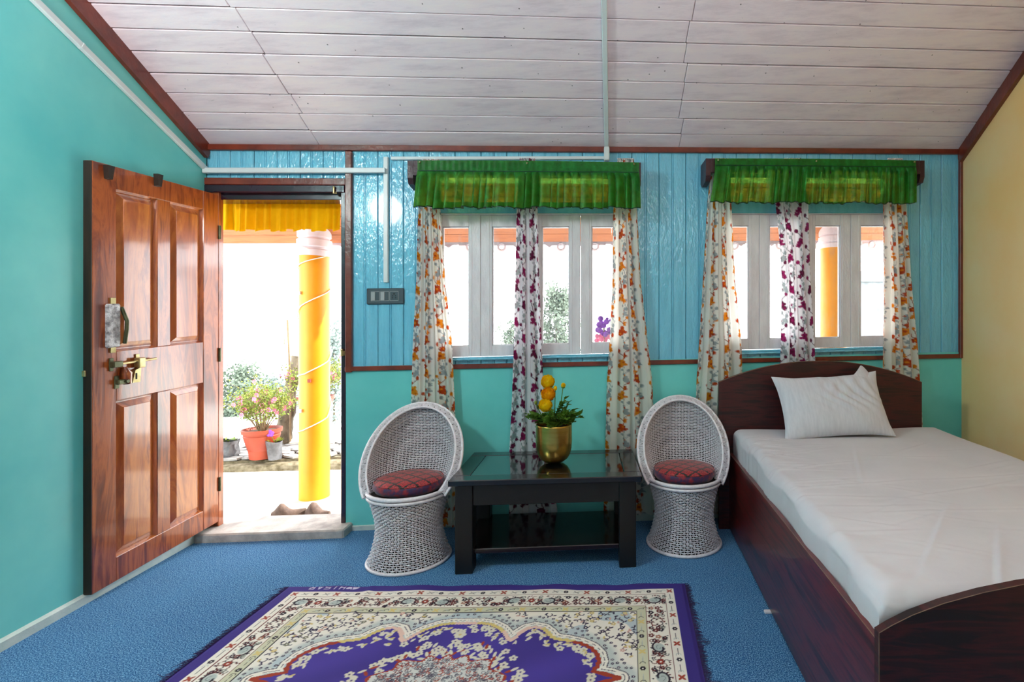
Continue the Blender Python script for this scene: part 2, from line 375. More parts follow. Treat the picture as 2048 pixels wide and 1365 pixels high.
M_field = paint('pale_ground', (226, 232, 228), (240, 242, 238), .95, .4, bst=0)
M_cable = paint('white_cable', (232, 226, 214), (240, 236, 226), .5, bst=0)
M_shoe = paint('brown_canvas', (72, 56, 50), (104, 84, 72), .8, 20, bst=.3)

# ------------------------------------------------------------------ room shell
def plane_wall(name, pts_in, n_in, th, mat, kind='structure'):
    m = MB(); k = len(pts_in); out = [p-n_in*th for p in pts_in]
    m.add(list(pts_in)+out, [tuple(range(k)), tuple(range(2*k-1, k-1, -1))]+[(i, (i+1) % k, (i+1) % k+k, i+k) for i in range(k)])
    return tag(m.build(name, mat), kind=kind)
def slz(x, y):            # ceiling height, ridge then falling behind the camera
    if y >= YR: return cz(x, y)
    return cz(x, YR)-.45*(YR-y)
fl = MB(); fl.box(-3.0, YB-.1, -.1, 3.0, 2.6, 0); fl.v = list(fl.v)
flp = [Vector((-3.0, YB-.1, 0)), Vector((3.0, YB-.1, 0)), wpt(WL+.5, .004, 0), wpt(-.3, .004, 0)]
for p in flp: p.z = 0
plane_wall('floor', flp, Vector((0, 0, 1)), .1, M_carpet)
def sidewall(name, c0, d, nrm, mat, ext=.25):
    t = (YB-c0.y)/d.y; tr = (YR-c0.y)/d.y
    a = c0.copy(); b = c0+d*t; r = c0+d*tr; a = a-d*ext
    pts = [Vector((a.x, a.y, -.05)), Vector((b.x, b.y, -.05)), Vector((b.x, b.y, slz(b.x, b.y)+.05)), Vector((r.x, r.y, cz(r.x, r.y)+.05)), Vector((a.x, a.y, cz(a.x, a.y)+.05))]
    return plane_wall(name, pts, nrm, .12, mat)
wall_left = sidewall('wall_left', A0, LD, LN, M_plasterL, .0)
wall_right = sidewall('wall_right', B0, RD, RN, M_yellow)
rl = A0+LD*((YB-A0.y)/LD.y); rr_ = B0+RD*((YB-B0.y)/RD.y)
plane_wall('wall_rear', [Vector((rr_.x+.1, YB, -.05)), Vector((rl.x-.1, YB, -.05)), Vector((rl.x-.1, YB, slz(rl.x, YB)+.05)), Vector((rr_.x+.1, YB, slz(rr_.x, YB)+.05))], Vector((0, 1, 0)), .1, M_rear)
# ceiling: backing slab, front slope boards, rear slope
def cpt(a, s, n): return LC+CA*a+CS*s+CN*n
def a_at(s, c0, d, nrm):   # position along the ceiling row where a side wall stands
    p = cpt(0, s, 0); return (Vector((c0.x, c0.y, 0))-Vector((p.x, p.y, 0))).dot(nrm)/CA.dot(nrm)
smax = (YR-LC.y)/CS.y
ceil = thing('ceiling', None, None, LC, 0, kind='structure')
m = MB(); e = .12
q = [(a_at(0, A0, LD, LN)-e, -.05), (a_at(0, B0, RD, RN)+e, -.05), (a_at(smax, B0, RD, RN)+e, smax+.1), (a_at(smax, A0, LD, LN)-e, smax+.1)]
tq = [cpt(a, s, -.012)-LC for a, s in q]+[cpt(a, s, -.06)-LC for a, s in q]
m.add(tq, [(0, 1, 2, 3), (7, 6, 5, 4), (0, 4, 5, 1), (1, 5, 6, 2), (2, 6, 7, 3), (3, 7, 4, 0)]); m.build('backing', M_gap, ceil)
yr2 = YB-.1
m = MB(); x0, x1 = -3.0, 3.2
vs = [Vector((x, y, slz(x, y)+dz))-LC for dz in (0, .05) for x, y in ((x0, YR), (x1, YR), (x1, yr2), (x0, yr2))]
m.add(vs, [(0, 1, 2, 3), (7, 6, 5, 4), (0, 4, 5, 1), (1, 5, 6, 2), (2, 6, 7, 3), (3, 7, 4, 0)]); m.build('rear_slope', M_ceil, ceil)
rows_px = [265, 233, 196, 159, 119, 77, 31]
sv = [cs(CP(1000, y)) for y in rows_px]
pitch = (sv[-1]-sv[0])/6; edges = [-.02]+sv
while edges[-1] < smax: edges.append(edges[-1]+pitch)
edges[-1] = smax
seamL = [(CP(472, 24)), (CP(641, 291))]; seamR = [CP(1385, 0), CP(1358, 290)]
def seam(sm, s):
    a0, s0, a1, s1 = ca(sm[0]), cs(sm[0]), ca(sm[1]), cs(sm[1]); return a0+(a1-a0)*(s-s0)/(s1-s0)
for i in range(len(edges)-1):
    s0, s1 = edges[i], edges[i+1]; g = .0030; jl = random.uniform(-.012, .012)
    sm = (s0+s1)/2; ks = [a_at(sm, A0, LD, LN)-.05, seam(seamL, sm)+jl, seam(seamR, sm)-jl, a_at(sm, B0, RD, RN)+.05]
    for j in range(3):
        dn = random.uniform(-.003, .003); gg = g+random.uniform(0, .0022); tb = random.uniform(-.0015, .0015)
        m = MB(); m.box(ks[j]+.0012, s0+gg+tb, -.012, ks[j+1]-.0012, s1-gg*.4+tb, .002+dn, .0025)
        m.build('plank', M_ceil, ceil, T=lambda p: cpt(*p)-LC)

# back wall backing with openings (u, level z)
WINS = [dict(l=858, r=1264, t=352, b=718, j=[861, 961, 1061, 1161, 1261], tr=[(874, 1036), (1080, 1218)], st=430, sb=711, pt=453, pb=690, bar=(405, 427)),
        dict(l=1425, r=1797, t=352, b=706, j=[1428, 1519, 1610.5, 1702, 1793], tr=[(1462, 1550), (1612, 1778)], st=429, sb=697, pt=451, pb=677, bar=(404, 427))]
for q in WINS:
    mid = (q['l']+q['r'])/2
    q['u'] = (U(q['l']), U(q['r'])); q['z'] = (ZW(mid, q['b']), ZW(mid, q['t']))
du = (U(436), U(692)); dz = (.0, ZW(560, 372))
holes = [(-.16, du[1], -.1, dz[1])]+[(q['u'][0], q['u'][1], q['z'][0], q['z'][1]) for q in WINS]
def ztop(u): return LC.z+(RC.z-LC.z)*u/WL-K*u+.03
def wallcells(mb, u0, u1, z0, o0, o1, holes, top=None):
    us = sorted({u0, u1}|{h[0] for h in holes}|{h[1] for h in holes}); us = [u for u in us if u0 <= u <= u1]
    zs = sorted({z0}|{h[2] for h in holes if h[2] > z0}|{h[3] for h in holes if h[3] > z0 and (top is None or h[3] < top)})
    for a, b in zip(us, us[1:]):
        for i, z in enumerate(zs):
            zt = zs[i+1] if i+1 < len(zs) else None; c = ((a+b)/2, z+.001)
            if any(h[0] <= c[0] <= h[1] and h[2] <= c[1] <= h[3] for h in holes): continue
            ta, tb = (zt, zt) if zt is not None else ((top, top) if top is not None else (ztop(a), ztop(b)))
            vs = [(a, o0, z), (b, o0, z), (b, o0, tb), (a, o0, ta), (a, o1, z), (b, o1, z), (b, o1, tb), (a, o1, ta)]
            mb.add(vs, [(0, 1, 2, 3), (7, 6, 5, 4), (0, 4, 5, 1), (1, 5, 6, 2), (2, 6, 7, 3), (3, 7, 4, 0)])
zrail = ZW(1300, 720)
wb_ = Wall('wall_back', None, None, 0, 0, 0, kind='structure')
m = MB(); wallcells(m, -.16, WL+.4, -.15, -.13, -.012, holes); wb_.part(m, 'backing', M_gap)
# lower plaster
m = MB(); wallcells(m, U(689), WL+.02, -.12, -.012, .006, [], top=zrail); wb_.part(m, 'plaster_band', M_plaster)
def vplank(u0, u1, z0, z1a, z1b, bead=True):
    g = .0012; w_ = u1-u0; o = random.uniform(-.0012, .0012); c = .004
    prof = [(u0+g, -.012), (u0+g, .001+o-c), (u0+g+c, .001+o)]
    if bead:
        mu = (u0+u1)/2; prof += [(mu-.007, .001+o), (mu-.005, -.003+o), (mu-.003, .001+o), (mu+.003, .001+o), (mu+.005, -.003+o), (mu+.007, .001+o)]
    prof += [(u1-g-c, .001+o), (u1-g, .001+o-c), (u1-g, -.012)]
    n = len(prof); mb = MB(); zt = lambda u: z1a+(z1b-z1a)*(u-u0)/w_
    vs = [(u, o_, z0) for u, o_ in prof]+[(u, o_, zt(u)) for u, o_ in prof]
    mb.add(vs, [tuple(range(n)), tuple(range(2*n-1, n-1, -1))]+[(i, i+n, (i+1) % n+n, (i+1) % n) for i in range(n)])
    wb_.part(mb, 'plank', M_plank)
def region(pl, pr, zb, zt, n):
    a, b = U(pl), U(pr)
    for i in range(n):
        u0 = a+(b-a)*i/n; u1 = a+(b-a)*(i+1)/n
        vplank(u0, u1, zb, zt if zt is not None else ztop(u0)-.005, zt if zt is not None else ztop(u1)-.005)
region(413, 692, dz[1], None, 6)
region(704, 858, zrail, None, 3); region(858, 1264, WINS[0]['z'][1], None, 8); region(858, 1264, zrail, WINS[0]['z'][0], 8)
region(1264, 1425, zrail, None, 3); region(1425, 1797, WINS[1]['z'][1], None, 8)
region(1425, 1797, zrail, WINS[1]['z'][0], 8); region(1797, 1925, zrail, None, 3)
# trims (brown red battens)
tn = [0]
def trim(pa, pb, o0, o1, za, zb, mat=M_red, za2=None, zb2=None, b=.003):
    tn[0] += 1; u0, u1 = pa, pb
    t = Wall('trim_%d' % tn[0], None, None, u0, o0, za, kind='structure')
    mb = MB(); mb.box(u0, o0, za, u1, o1, zb, b)
    if za2 is not None:
        mb.v = [(u, o, z+((za2-za)*(u-u0)/(u1-u0))) for u, o, z in mb.v]
    t.part(mb, 'batten', mat); return t
zt0, zt1 = ztop(0)-.035, ztop(WL)-.035
trim(0, WL, 0, .022, zt0-.03, zt0+.004, za2=zt1-.03)
za, zb = ZW(703, 738), ZW(1928, 712)
trim(U(692), WL, .0, .02, za-.014, za+.014, za2=zb-.014)
trim(U(692, .01), U(704.5, .01), .0, .024, za-.02, ZW(700, 305))
trim(U(1918, .01), WL, .0, .024, zb-.014, zt1-.02)
trim(0, U(692, .01), .0, .02, ZW(560, 371.5), ZW(560, 358))
def edge_trim(px0, d, nrm, c0, wdt, th, name_end_s):
    tn[0] += 1; p0 = Vector((c0.x, c0.y, cz(c0.x, c0.y))); t = (YR-c0.y)/d.y; e_ = c0+d*t; p1 = Vector((e_.x, e_.y, cz(e_.x, e_.y)))
    dd = (p1-p0).normalized(); dn = dd.cross(nrm).normalized()
    if dn.z > 0: dn = -dn
    r = thing('trim_%d' % tn[0], None, None, p0, kind='structure'); mb = MB(); vs = []
    for q in (p0-dd*.02, p1):
        for a, b in ((0, 0), (th, 0), (th, wdt), (0, wdt)): vs.append(q-p0+nrm*a+dn*b-dn*.004)
    mb.add(vs, [(0, 1, 2, 3), (7, 6, 5, 4), (0, 4, 5, 1), (1, 5, 6, 2), (2, 6, 7, 3), (3, 7, 4, 0)]); mb.build('batten', M_red, r)
edge_trim(0, LD, LN, A0, .085, .022, 0); edge_trim(0, RD, RN, B0, .095, .024, 0)
# baseboards (painted whitish foot of the walls)
m = MB(); L = 3.2
def Lpt(t, off, z): return A0+LD*t+LN*off+Vector((0, 0, z))
m.add([Lpt(t, o, z)-A0 for t in (0.02, 4.6) for o, z in ((0, 0), (.012, 0), (.012, .035), (0, .045))], [(0, 1, 2, 3), (7, 6, 5, 4), (0, 4, 5, 1), (1, 5, 6, 2), (2, 6, 7, 3), (3, 7, 4, 0)])
M_base = paint('whitish_foot_paint', (184, 206, 200), (214, 224, 218), .7, 12, bst=.2)
tag(m.build('baseboard_left', M_base, loc=A0), kind='structure')
bb = Wall('baseboard_back', None, None, U(689), .0, -.06, kind='structure'); m = MB(); m.box(U(689), .004, -.07, WL, .014, .028-K*U(689), .004); bb.part(m, 'strip', M_base)

# conduits
def conduit(name, label, pts, nrm, w_=.03, th=.016):
    r = thing(name, label, 'cable conduit', pts[0], group=None); mb = MB()
    for a, b in zip(pts, pts[1:]):
        d = (b-a).normalized(); s = d.cross(nrm).normalized()*(w_/2); a2, b2 = a-d*w_*.5, b+d*w_*.5
        vs = []
        for q in (a2, b2):
            for x, y in ((-1, 0), (-1, .75), (-.8, 1), (.8, 1), (1, .75), (1, 0)): vs.append(q-pts[0]+s*x+nrm*th*y)
        mb.add(vs, [tuple(range(6)), tuple(range(11, 5, -1))]+[(i, (i+1) % 6, (i+1) % 6+6, i+6) for i in range(6)])
        n_ = int((b-a).length/.9)
        for k in range(1, n_+1):     # sleeve couplings
            q = a+(b-a)*k/(n_+1); vs = []
            for w2 in (-.004, .004):
                for x, y in ((-1.06, 0), (-1.06, .8), (-.85, 1.08), (.85, 1.08), (1.06, .8), (1.06, 0)): vs.append(q+d*w2-pts[0]+s*x+nrm*th*y)
            mb.add(vs, [tuple(range(6)), tuple(range(11, 5, -1))]+[(i, (i+1) % 6, (i+1) % 6+6, i+6) for i in range(6)])
    mb.build('channel', M_conduit, r); return r
def wp(px, py, off=.003): u, z = W(px, py, off); return wpt(u, off, z)
conduit('cable_conduit', 'pale plastic conduit over the door, running from the left corner to the vertical drop', [wp(414, 342, .024), wp(766, 342, .024)], NI, .031)
conduit('cable_conduit', 'vertical pale plastic conduit dropping to above the switch plate', [wp(773, 320), wp(773, 561)], NI, .027)
conduit('cable_conduit', 'horizontal pale plastic conduit just above the left green valance', [wp(787, 318), wp(1214, 317)], NI, .02)
cn = CN.copy()
def cpx(px, py): return CP(px, py, .004)
top = C0+(cpx(1208, 0)-C0); c2 = cpx(1213, 292); ext = c2+(cpx(1208, 0)-c2)*1.9
conduit('cable_conduit', 'pale plastic conduit climbing the middle of the plank ceiling', [c2, ext], CN, .027)
lp = LW(412, 341, .002); lq = LW(66, 0, .002)
conduit('cable_conduit', 'pale plastic conduit sloping up the turquoise left wall', [lp, lp+(lq-lp)*1.6], LN, .03)
m = MB(); r_ = W(1213, 309, .004); t = thing('conduit_elbow', 'short pale conduit elbow joining ceiling run to the wall run', 'conduit elbow', wpt(r_[0], .0, r_[1]-.02), AL)
m.box(-.017, -.05, -.03, .017, 0, .055, .005); m.build('elbow_cover', M_conduit, t)

# door frame
fr = Wall('door_2', None, None, du[0], 0, 0, kind='structure')
zh = ZW(560, 398); jm = MB()
m = MB(); m.box(U(413, .01)-.05, -.13, zh+.035, U(692), .018, ZW(560, 371.5), .004); fr.part(m, 'door_head', M_dark)
m = MB(); m.box(du[0]-.06, -.13, zh, U(692), -.02, zh+.04, .003); fr.part(m, 'head_rebate', M_dark)
m = MB(); m.box(U(683.5), -.13, -.02, U(692.5), .012, zh+.045, .003); m.box(U(682), -.13, -.02, U(686), -.04, zh+.01, .002); fr.part(m, 'jamb', M_dark)
m = MB(); m.box(du[0]-.06, -.042, -.02, U(437), .0, zh+.045, .003); fr.part(m, 'jamb', M_door)
m = MB(); m.box(U(413)-.05, -.042, -.02, du[0]-.06, .004, zh+.04, .002); fr.part(m, 'jamb_plaster', M_plaster)
sill = tag(Wall('trim_sill', None, None, du[0], 0, 0, kind='structure').r)
sill.name = 'trim_%d' % (tn[0]+1); tn[0] += 1
m = MB(); m.box(-.05, -.12, -.02, du[1]-du[0]+.04, .155, .047, .008)
m.v = [(x+random.uniform(-.001, .001), y, z) for x, y, z in m.v]; m.build('threshold', M_concrete, sill)
for (nm, lb, x, y, pr) in (('door_bolt', 'small brass bolt fixed on the dark door head', 670, 383, .03), ('strike_plate', 'small brass strike plate low on the right door jamb', 686, 707, .02)):
    u, z = W(x, y, .012); t = Wall(nm, lb, 'door hardware', u, .015, z); m = MB(); m.box(u-.012, .012, z-.014, u+.012, .018, z+.014, .002); m.tube([(u, .026, z-.016), (u, .026, z+.016)], .006, 8); m.ball((u, .026, z+.02), .008, 8); t.part(m, 'bolt_body', M_brass, True)

# door leaf, hung on the left jamb and swung into the room
HG = Vector(((437-PX)/F*2.935, 2.935, 0)); NE = Vector(((184-PX)/F*2.205, 2.205, 0))
dd = NE-HG; DWd = dd.length; rz = math.atan2(dd.y, dd.x)
door = thing('door_1', None, None, (HG.x, HG.y, .078), rz, kind='structure'); 
# local: x from hinge to free edge, +y = face towards the room?  choose sign so the face looks to +X
fy = 1 if (Matrix.Rotation(rz, 3, 'Z') @ Vector((0, 1, 0))).x > 0 else -1
DH = 1.92; T0, T1 = 0, -.034*fy
def dbox(mb, x0, x1, z0, z1, ya, yb, b=.003): return mb.box(x0, min(ya*fy, yb*fy), z0, x1, max(ya*fy, yb*fy), z1, b)
st = .112; pw = (DWd-2*st-.078)/2; xs = [(st, st+pw), (DWd-st-pw, DWd-st)]; zs = [(.11, .835), (1.065, 1.815)]
for x0, x1 in ((0, st), (DWd-st, DWd)):
    m = MB(); dbox(m, x0, x1, 0, DH, -.034, 0); m.build('stile', M_door, door)
m = MB(); dbox(m, xs[0][1], xs[1][0], .11, .835, -.034, -.001); dbox(m, xs[0][1], xs[1][0], 1.065, 1.815, -.034, -.001); m.build('mullion', M_door, door)
for z0, z1 in ((0, .11), (.835, 1.065), (1.815, DH)):
    m = MB(); dbox(m, st, DWd-st, z0, z1, -.034, -.0008, .002); m.build('rail', M_door, door)
for x0, x1 in xs:
    for z0, z1 in zs:
        m = MB(); b1, b2 = .008, .038
        R = [(x0, z0, x1, z1, -.004), (x0+b1, z0+b1, x1-b1, z1-b1, -.018), (x0+b1+.004, z0+b1+.004, x1-b1-.004, z1-b1-.004, -.018), (x0+b2, z0+b2, x1-b2, z1-b2, -.004), (x0+b2+.001, z0+b2+.001, x1-b2-.001, z1-b2-.001, -.002)]
        vs = []; fs = []
        for a, c, b, d_, y in R: vs += [(a, y*fy, c), (b, y*fy, c), (b, y*fy, d_), (a, y*fy, d_)]
        for i in range(len(R)-1):
            for k in range(4): fs.append((i*4+k, i*4+(k+1) % 4, (i+1)*4+(k+1) % 4, (i+1)*4+k))
        fs.append((16, 17, 18, 19)); m.add(vs, fs); dbox(m, x0, x1, z0, z1, -.03, -.02, 0); m.build('raised_panel', M_doorp, door)
m = MB(); dbox(m, DWd-.001, DWd+.0035, .002, DH-.002, -.034, -.0005, .001); m.build('edge_lipping', M_doore, door)
def dh(px, py):     # point on the leaf face in leaf coordinates
    n = Vector((math.sin(rz), -math.cos(rz), 0)); h = hit(px, py, HG, n); x = (h-HG).dot(dd.normalized()); return x, h.z-.078+.055*x
# hardware on the leaf
def dpart(name, mb, mat, parent=None, label=None, smooth=False): return mb.build(name, mat, parent or door, smooth, label=label)
xa, za1 = dh(217, 652)
m = MB(); dbox(m, xa-.042, xa+.022, za1-.1, za1+.1, 0, .018, .006); lk = dpart('latch_cover', m, M_plastic, label='handle plate still wrapped in wrinkled silver film')
m = MB(); dbox(m, xa-.03, xa-.004, za1-.125, za1-.098, 0, .006, .001); dbox(m, xa-.03, xa-.004, za1+.098, za1+.128, 0, .006, .001); m.build('mounting_lug', M_brass, lk)
m = MB(); m.tube([(xa-.048, .012*fy, za1+.085), (xa-.056, .03*fy, za1+.02), (xa-.05, .034*fy, za1-.02), (xa-.056, .02*fy, za1-.085)], .008, 8); m.build('grip', M_steel, lk, True)
xb, zb1 = dh(258, 725)
m = MB(); m.tube([(xb+.085, .016*fy, zb1), (xb-.125, .016*fy, zb1+.003)], .006, 10); bl = dpart('sliding_bolt', m, M_brass, smooth=True)
m = MB(); dbox(m, xb+.08, xb+.1, zb1-.03, zb1+.03, 0, .006, .002); dbox(m, xb+.055, xb+.1, zb1-.014, zb1+.014, .004, .026, .003); m.build('bolt_bracket', M_steel, bl)
m = MB(); dbox(m, xb-.055, xb-.02, zb1-.03, zb1+.018, .002, .03, .003); dbox(m, xb-.05, xb-.03, zb1+.015, zb1+.035, 0, .005, .001); m.build('bolt_bracket', M_brass, bl)
m = MB(); m.prism([(xb-.05, zb1-.03), (xb-.02, zb1-.04), (xb-.005, zb1-.1), (xb-.045, zb1-.1)], 0, .012*fy); m.build('hasp', M_brass, bl)
m = MB(); dbox(m, xb-.028, xb-.021, zb1-.085, zb1-.055, .010, .0135, .0005); m.build('hasp_slot', M_hole, bl)
m = MB(); m.tube([(xb+.03, .004*fy, zb1-.02), (xb+.028, .012*fy, zb1-.05), (xb+.02, .01*fy, zb1-.098)], [.012, .022, .016], 8); dpart('wax_stain', m, M_door, smooth=True, label='dark red lump of old sealing wax below the bolt')
xc, zc1 = dh(232, 765)
m = MB(); dbox(m, xc-.012, xc+.012, zc1-.03, zc1+.03, 0, .006, .003); dbox(m, xc-.04, xc+.01, zc1-.011, zc1+.011, .004, .022, .004); m.tube([(xc-.03, .02*fy, zc1), (xc-.03, .028*fy, zc1)], .008, 10); dpart('staple', m, M_steel)
for (x, y, lb) in ((214, 345, 'dark wedge-shaped stop block near the free top corner'), (313, 361, 'small dark wedge block on the top rail')):
    xw, zw = dh(x, y); m = MB(); m.prism([(xw-.014, zw+.03), (xw+.018, zw+.03), (xw+.014, zw-.03), (xw-.004, zw-.032)], 0, .022*fy); dpart('stop_block', m, M_doore, label=lb)
m = MB(); hz_ = [.22, .98, 1.7]
for z in hz_:
    mm = MB(); mm.tube([(-.004, .004*fy, z-.04), (-.004, .004*fy, z+.04)], .007, 8); dpart('hinge', mm, M_steel, smooth=True)
for o in list(door.children):
    for c_ in [o]+list(o.children):
        for v_ in c_.data.vertices: v_.co.z -= .055*v_.co.x     # the old leaf has dropped at its free edge
q = LW(168, 748, .002); m = MB(); m.box(-.006, -.008, -.014, .012, .008, .014, .003); tag(m.build('strike_loop', M_brass, loc=q), 'small brass loop screwed to the left wall beside the door edge', 'wall hardware')

# windows
for wi, q in enumerate(WINS):
    u0, u1 = q['u']; z0, z1 = q['z']; mid = (q['l']+q['r'])/2
    zb0, zb1_ = ZW(mid, q['bar'][1]), ZW(mid, q['bar'][0]); s1 = ZW(mid, q['st']); s0 = ZW(mid, q['sb'])
    win = Wall('window_%d' % (wi+1), None, None, u0, 0, z0, kind='structure')
    m = MB(); m.box(u0, -.12, z0, u0+.018, .012, z1, .003); m.box(u1-.018, -.12, z0, u1, .012, z1, .003)
    m.box(u0+.018, -.12, zb0, u1-.018, .006, zb1_, .004); m.box(u0+.018, -.12, z1-.015, u1-.018, .004, z1, .003)
    tr = [(U(a), U(b)) for a, b in q['tr']]
    for a, b in ((u0+.018, tr[0][0]), (tr[0][1], tr[1][0]), (tr[1][1], u1-.018)):
        if b > a+.004: m.box(a, -.1, zb1_, b, 0, z1-.015, .003)
    m.box(u0+.018, -.12, z0, u1-.018, .03, z0+.014, .004); m.box(u0+.018, -.12, z0+.014, u1-.018, .012, s0-.002, .004)
    win.part(m, 'window_frame', M_plank)
    m = MB(); m.box(u0+.018, -.06, s1, u1-.018, .01, zb0-.001, .003); win.part(m, 'head_bead', M_white)
    for a, b in tr:
        m = MB(); m.box(a, -.05, zb1_, b, -.046, z1-.012); win.part(m, 'pane', M_glass)
    js = [U(j) for j in q['j']]; pt, pb = ZW(mid, q['pt']), ZW(mid, q['pb'])
    for k in range(4):
        a, b = js[k]+.0012, js[k+1]-.0012; sw = .068; o = -.002+random.uniform(-.002, .002)
        m = MB()
        m.box(a, o-.034, s0, a+sw, o, s1-.001, .002); m.box(b-sw, o-.034, s0, b, o, s1-.001, .002)
        m.box(a+sw, o-.034, s0, b-sw, o-.001, pb, .002); m.box(a+sw, o-.034, pt, b-sw, o-.001, s1-.001, .002)
        # glazing bead steps
        for x0, x1, y0, y1 in ((a+sw, a+sw+.006, pb, pt), (b-sw-.006, b-sw, pb, pt), (a+sw, b-sw, pb, pb+.006), (a+sw, b-sw, pt-.006, pt)):
            m.box(x0, o-.03, y0, x1, o-.009, y1, .001)
        for x in (a+sw-.018, b-sw+.014): m.box(x, o-.002, s0+.004, x+.004, o+.0022, s1-.005, .001)
        sh = win.part(m, 'sash', M_white)
        g = MB(); g.box(a+sw+.001, o-.023, pb+.001, b-sw-.001, o-.019, pt-.001); win.part(g, 'pane', M_glass, parent=sh)

# ------------------------------------------------------------------ stamping canvas for woven / printed cloth
class Canvas:
    def __init__(s, xs, ys, bg): s.x = np.asarray(xs); s.y = np.asarray(ys); s.im = np.empty((len(s.y), len(s.x), 3)); s.im[:] = linarr(bg)
    def sub(s, x0, x1, y0, y1):
        i0, i1 = np.searchsorted(s.x, [x0, x1]); j0, j1 = np.searchsorted(s.y, [y0, y1]); return slice(j0, j1), slice(i0, i1)
    def put(s, sl, mask, col):
        if mask.size == 0: return
        v = s.im[sl]; mk = mask[..., None]; s.im[sl] = v*(1-mk)+np.asarray(col)*mk
    def disc(s, cx, cy, rx, ry, col, ang=0, soft=.25):
        R = max(rx, ry)*1.3; sl = s.sub(cx-R, cx+R, cy-R, cy+R); X, Y = np.meshgrid(s.x[sl[1]]-cx, s.y[sl[0]]-cy)
        c, n = math.cos(ang), math.sin(ang); d = np.sqrt(((X*c+Y*n)/rx)**2+((-X*n+Y*c)/ry)**2)
        s.put(sl, np.clip((1-d)/soft+.5, 0, 1), col)
    def line(s, x0, y0, x1, y1, w_, col):
        sl = s.sub(min(x0, x1)-w_, max(x0, x1)+w_, min(y0, y1)-w_, max(y0, y1)+w_)
        X, Y = np.meshgrid(s.x[sl[1]], s.y[sl[0]]); dx, dy = x1-x0, y1-y0; L2 = dx*dx+dy*dy+1e-12
        t = np.clip(((X-x0)*dx+(Y-y0)*dy)/L2, 0, 1); d = np.hypot(X-x0-t*dx, Y-y0-t*dy)
        s.put(sl, np.clip((w_/2-d)/(w_*.3)+.5, 0, 1), col)
    def path(s, pts, w_, col):
        for a, b in zip(pts, pts[1:]): s.line(a[0], a[1], b[0], b[1], w_, col)
    def arc(s, cx, cy, r, a0, a1, w_, col, n=8, r1=None):
        r1 = r if r1 is None else r1
        s.path([(cx+(r+(r1-r)*i/n)*math.cos(a0+(a1-a0)*i/n), cy+(r+(r1-r)*i/n)*math.sin(a0+(a1-a0)*i/n)) for i in range(n+1)], w_, col)
    def rect(s, x0, x1, y0, y1, col): sl = s.sub(x0, x1, y0, y1); s.im[sl] = np.asarray(col)
    def flower(s, cx, cy, r, col, cc, n=5, a=0):
        for k in range(n): t = a+2*PI*k/n; s.disc(cx+.58*r*math.cos(t), cy+.58*r*math.sin(t), r*.46, r*.40, col, t)
        s.disc(cx, cy, r*.26, r*.26, cc)

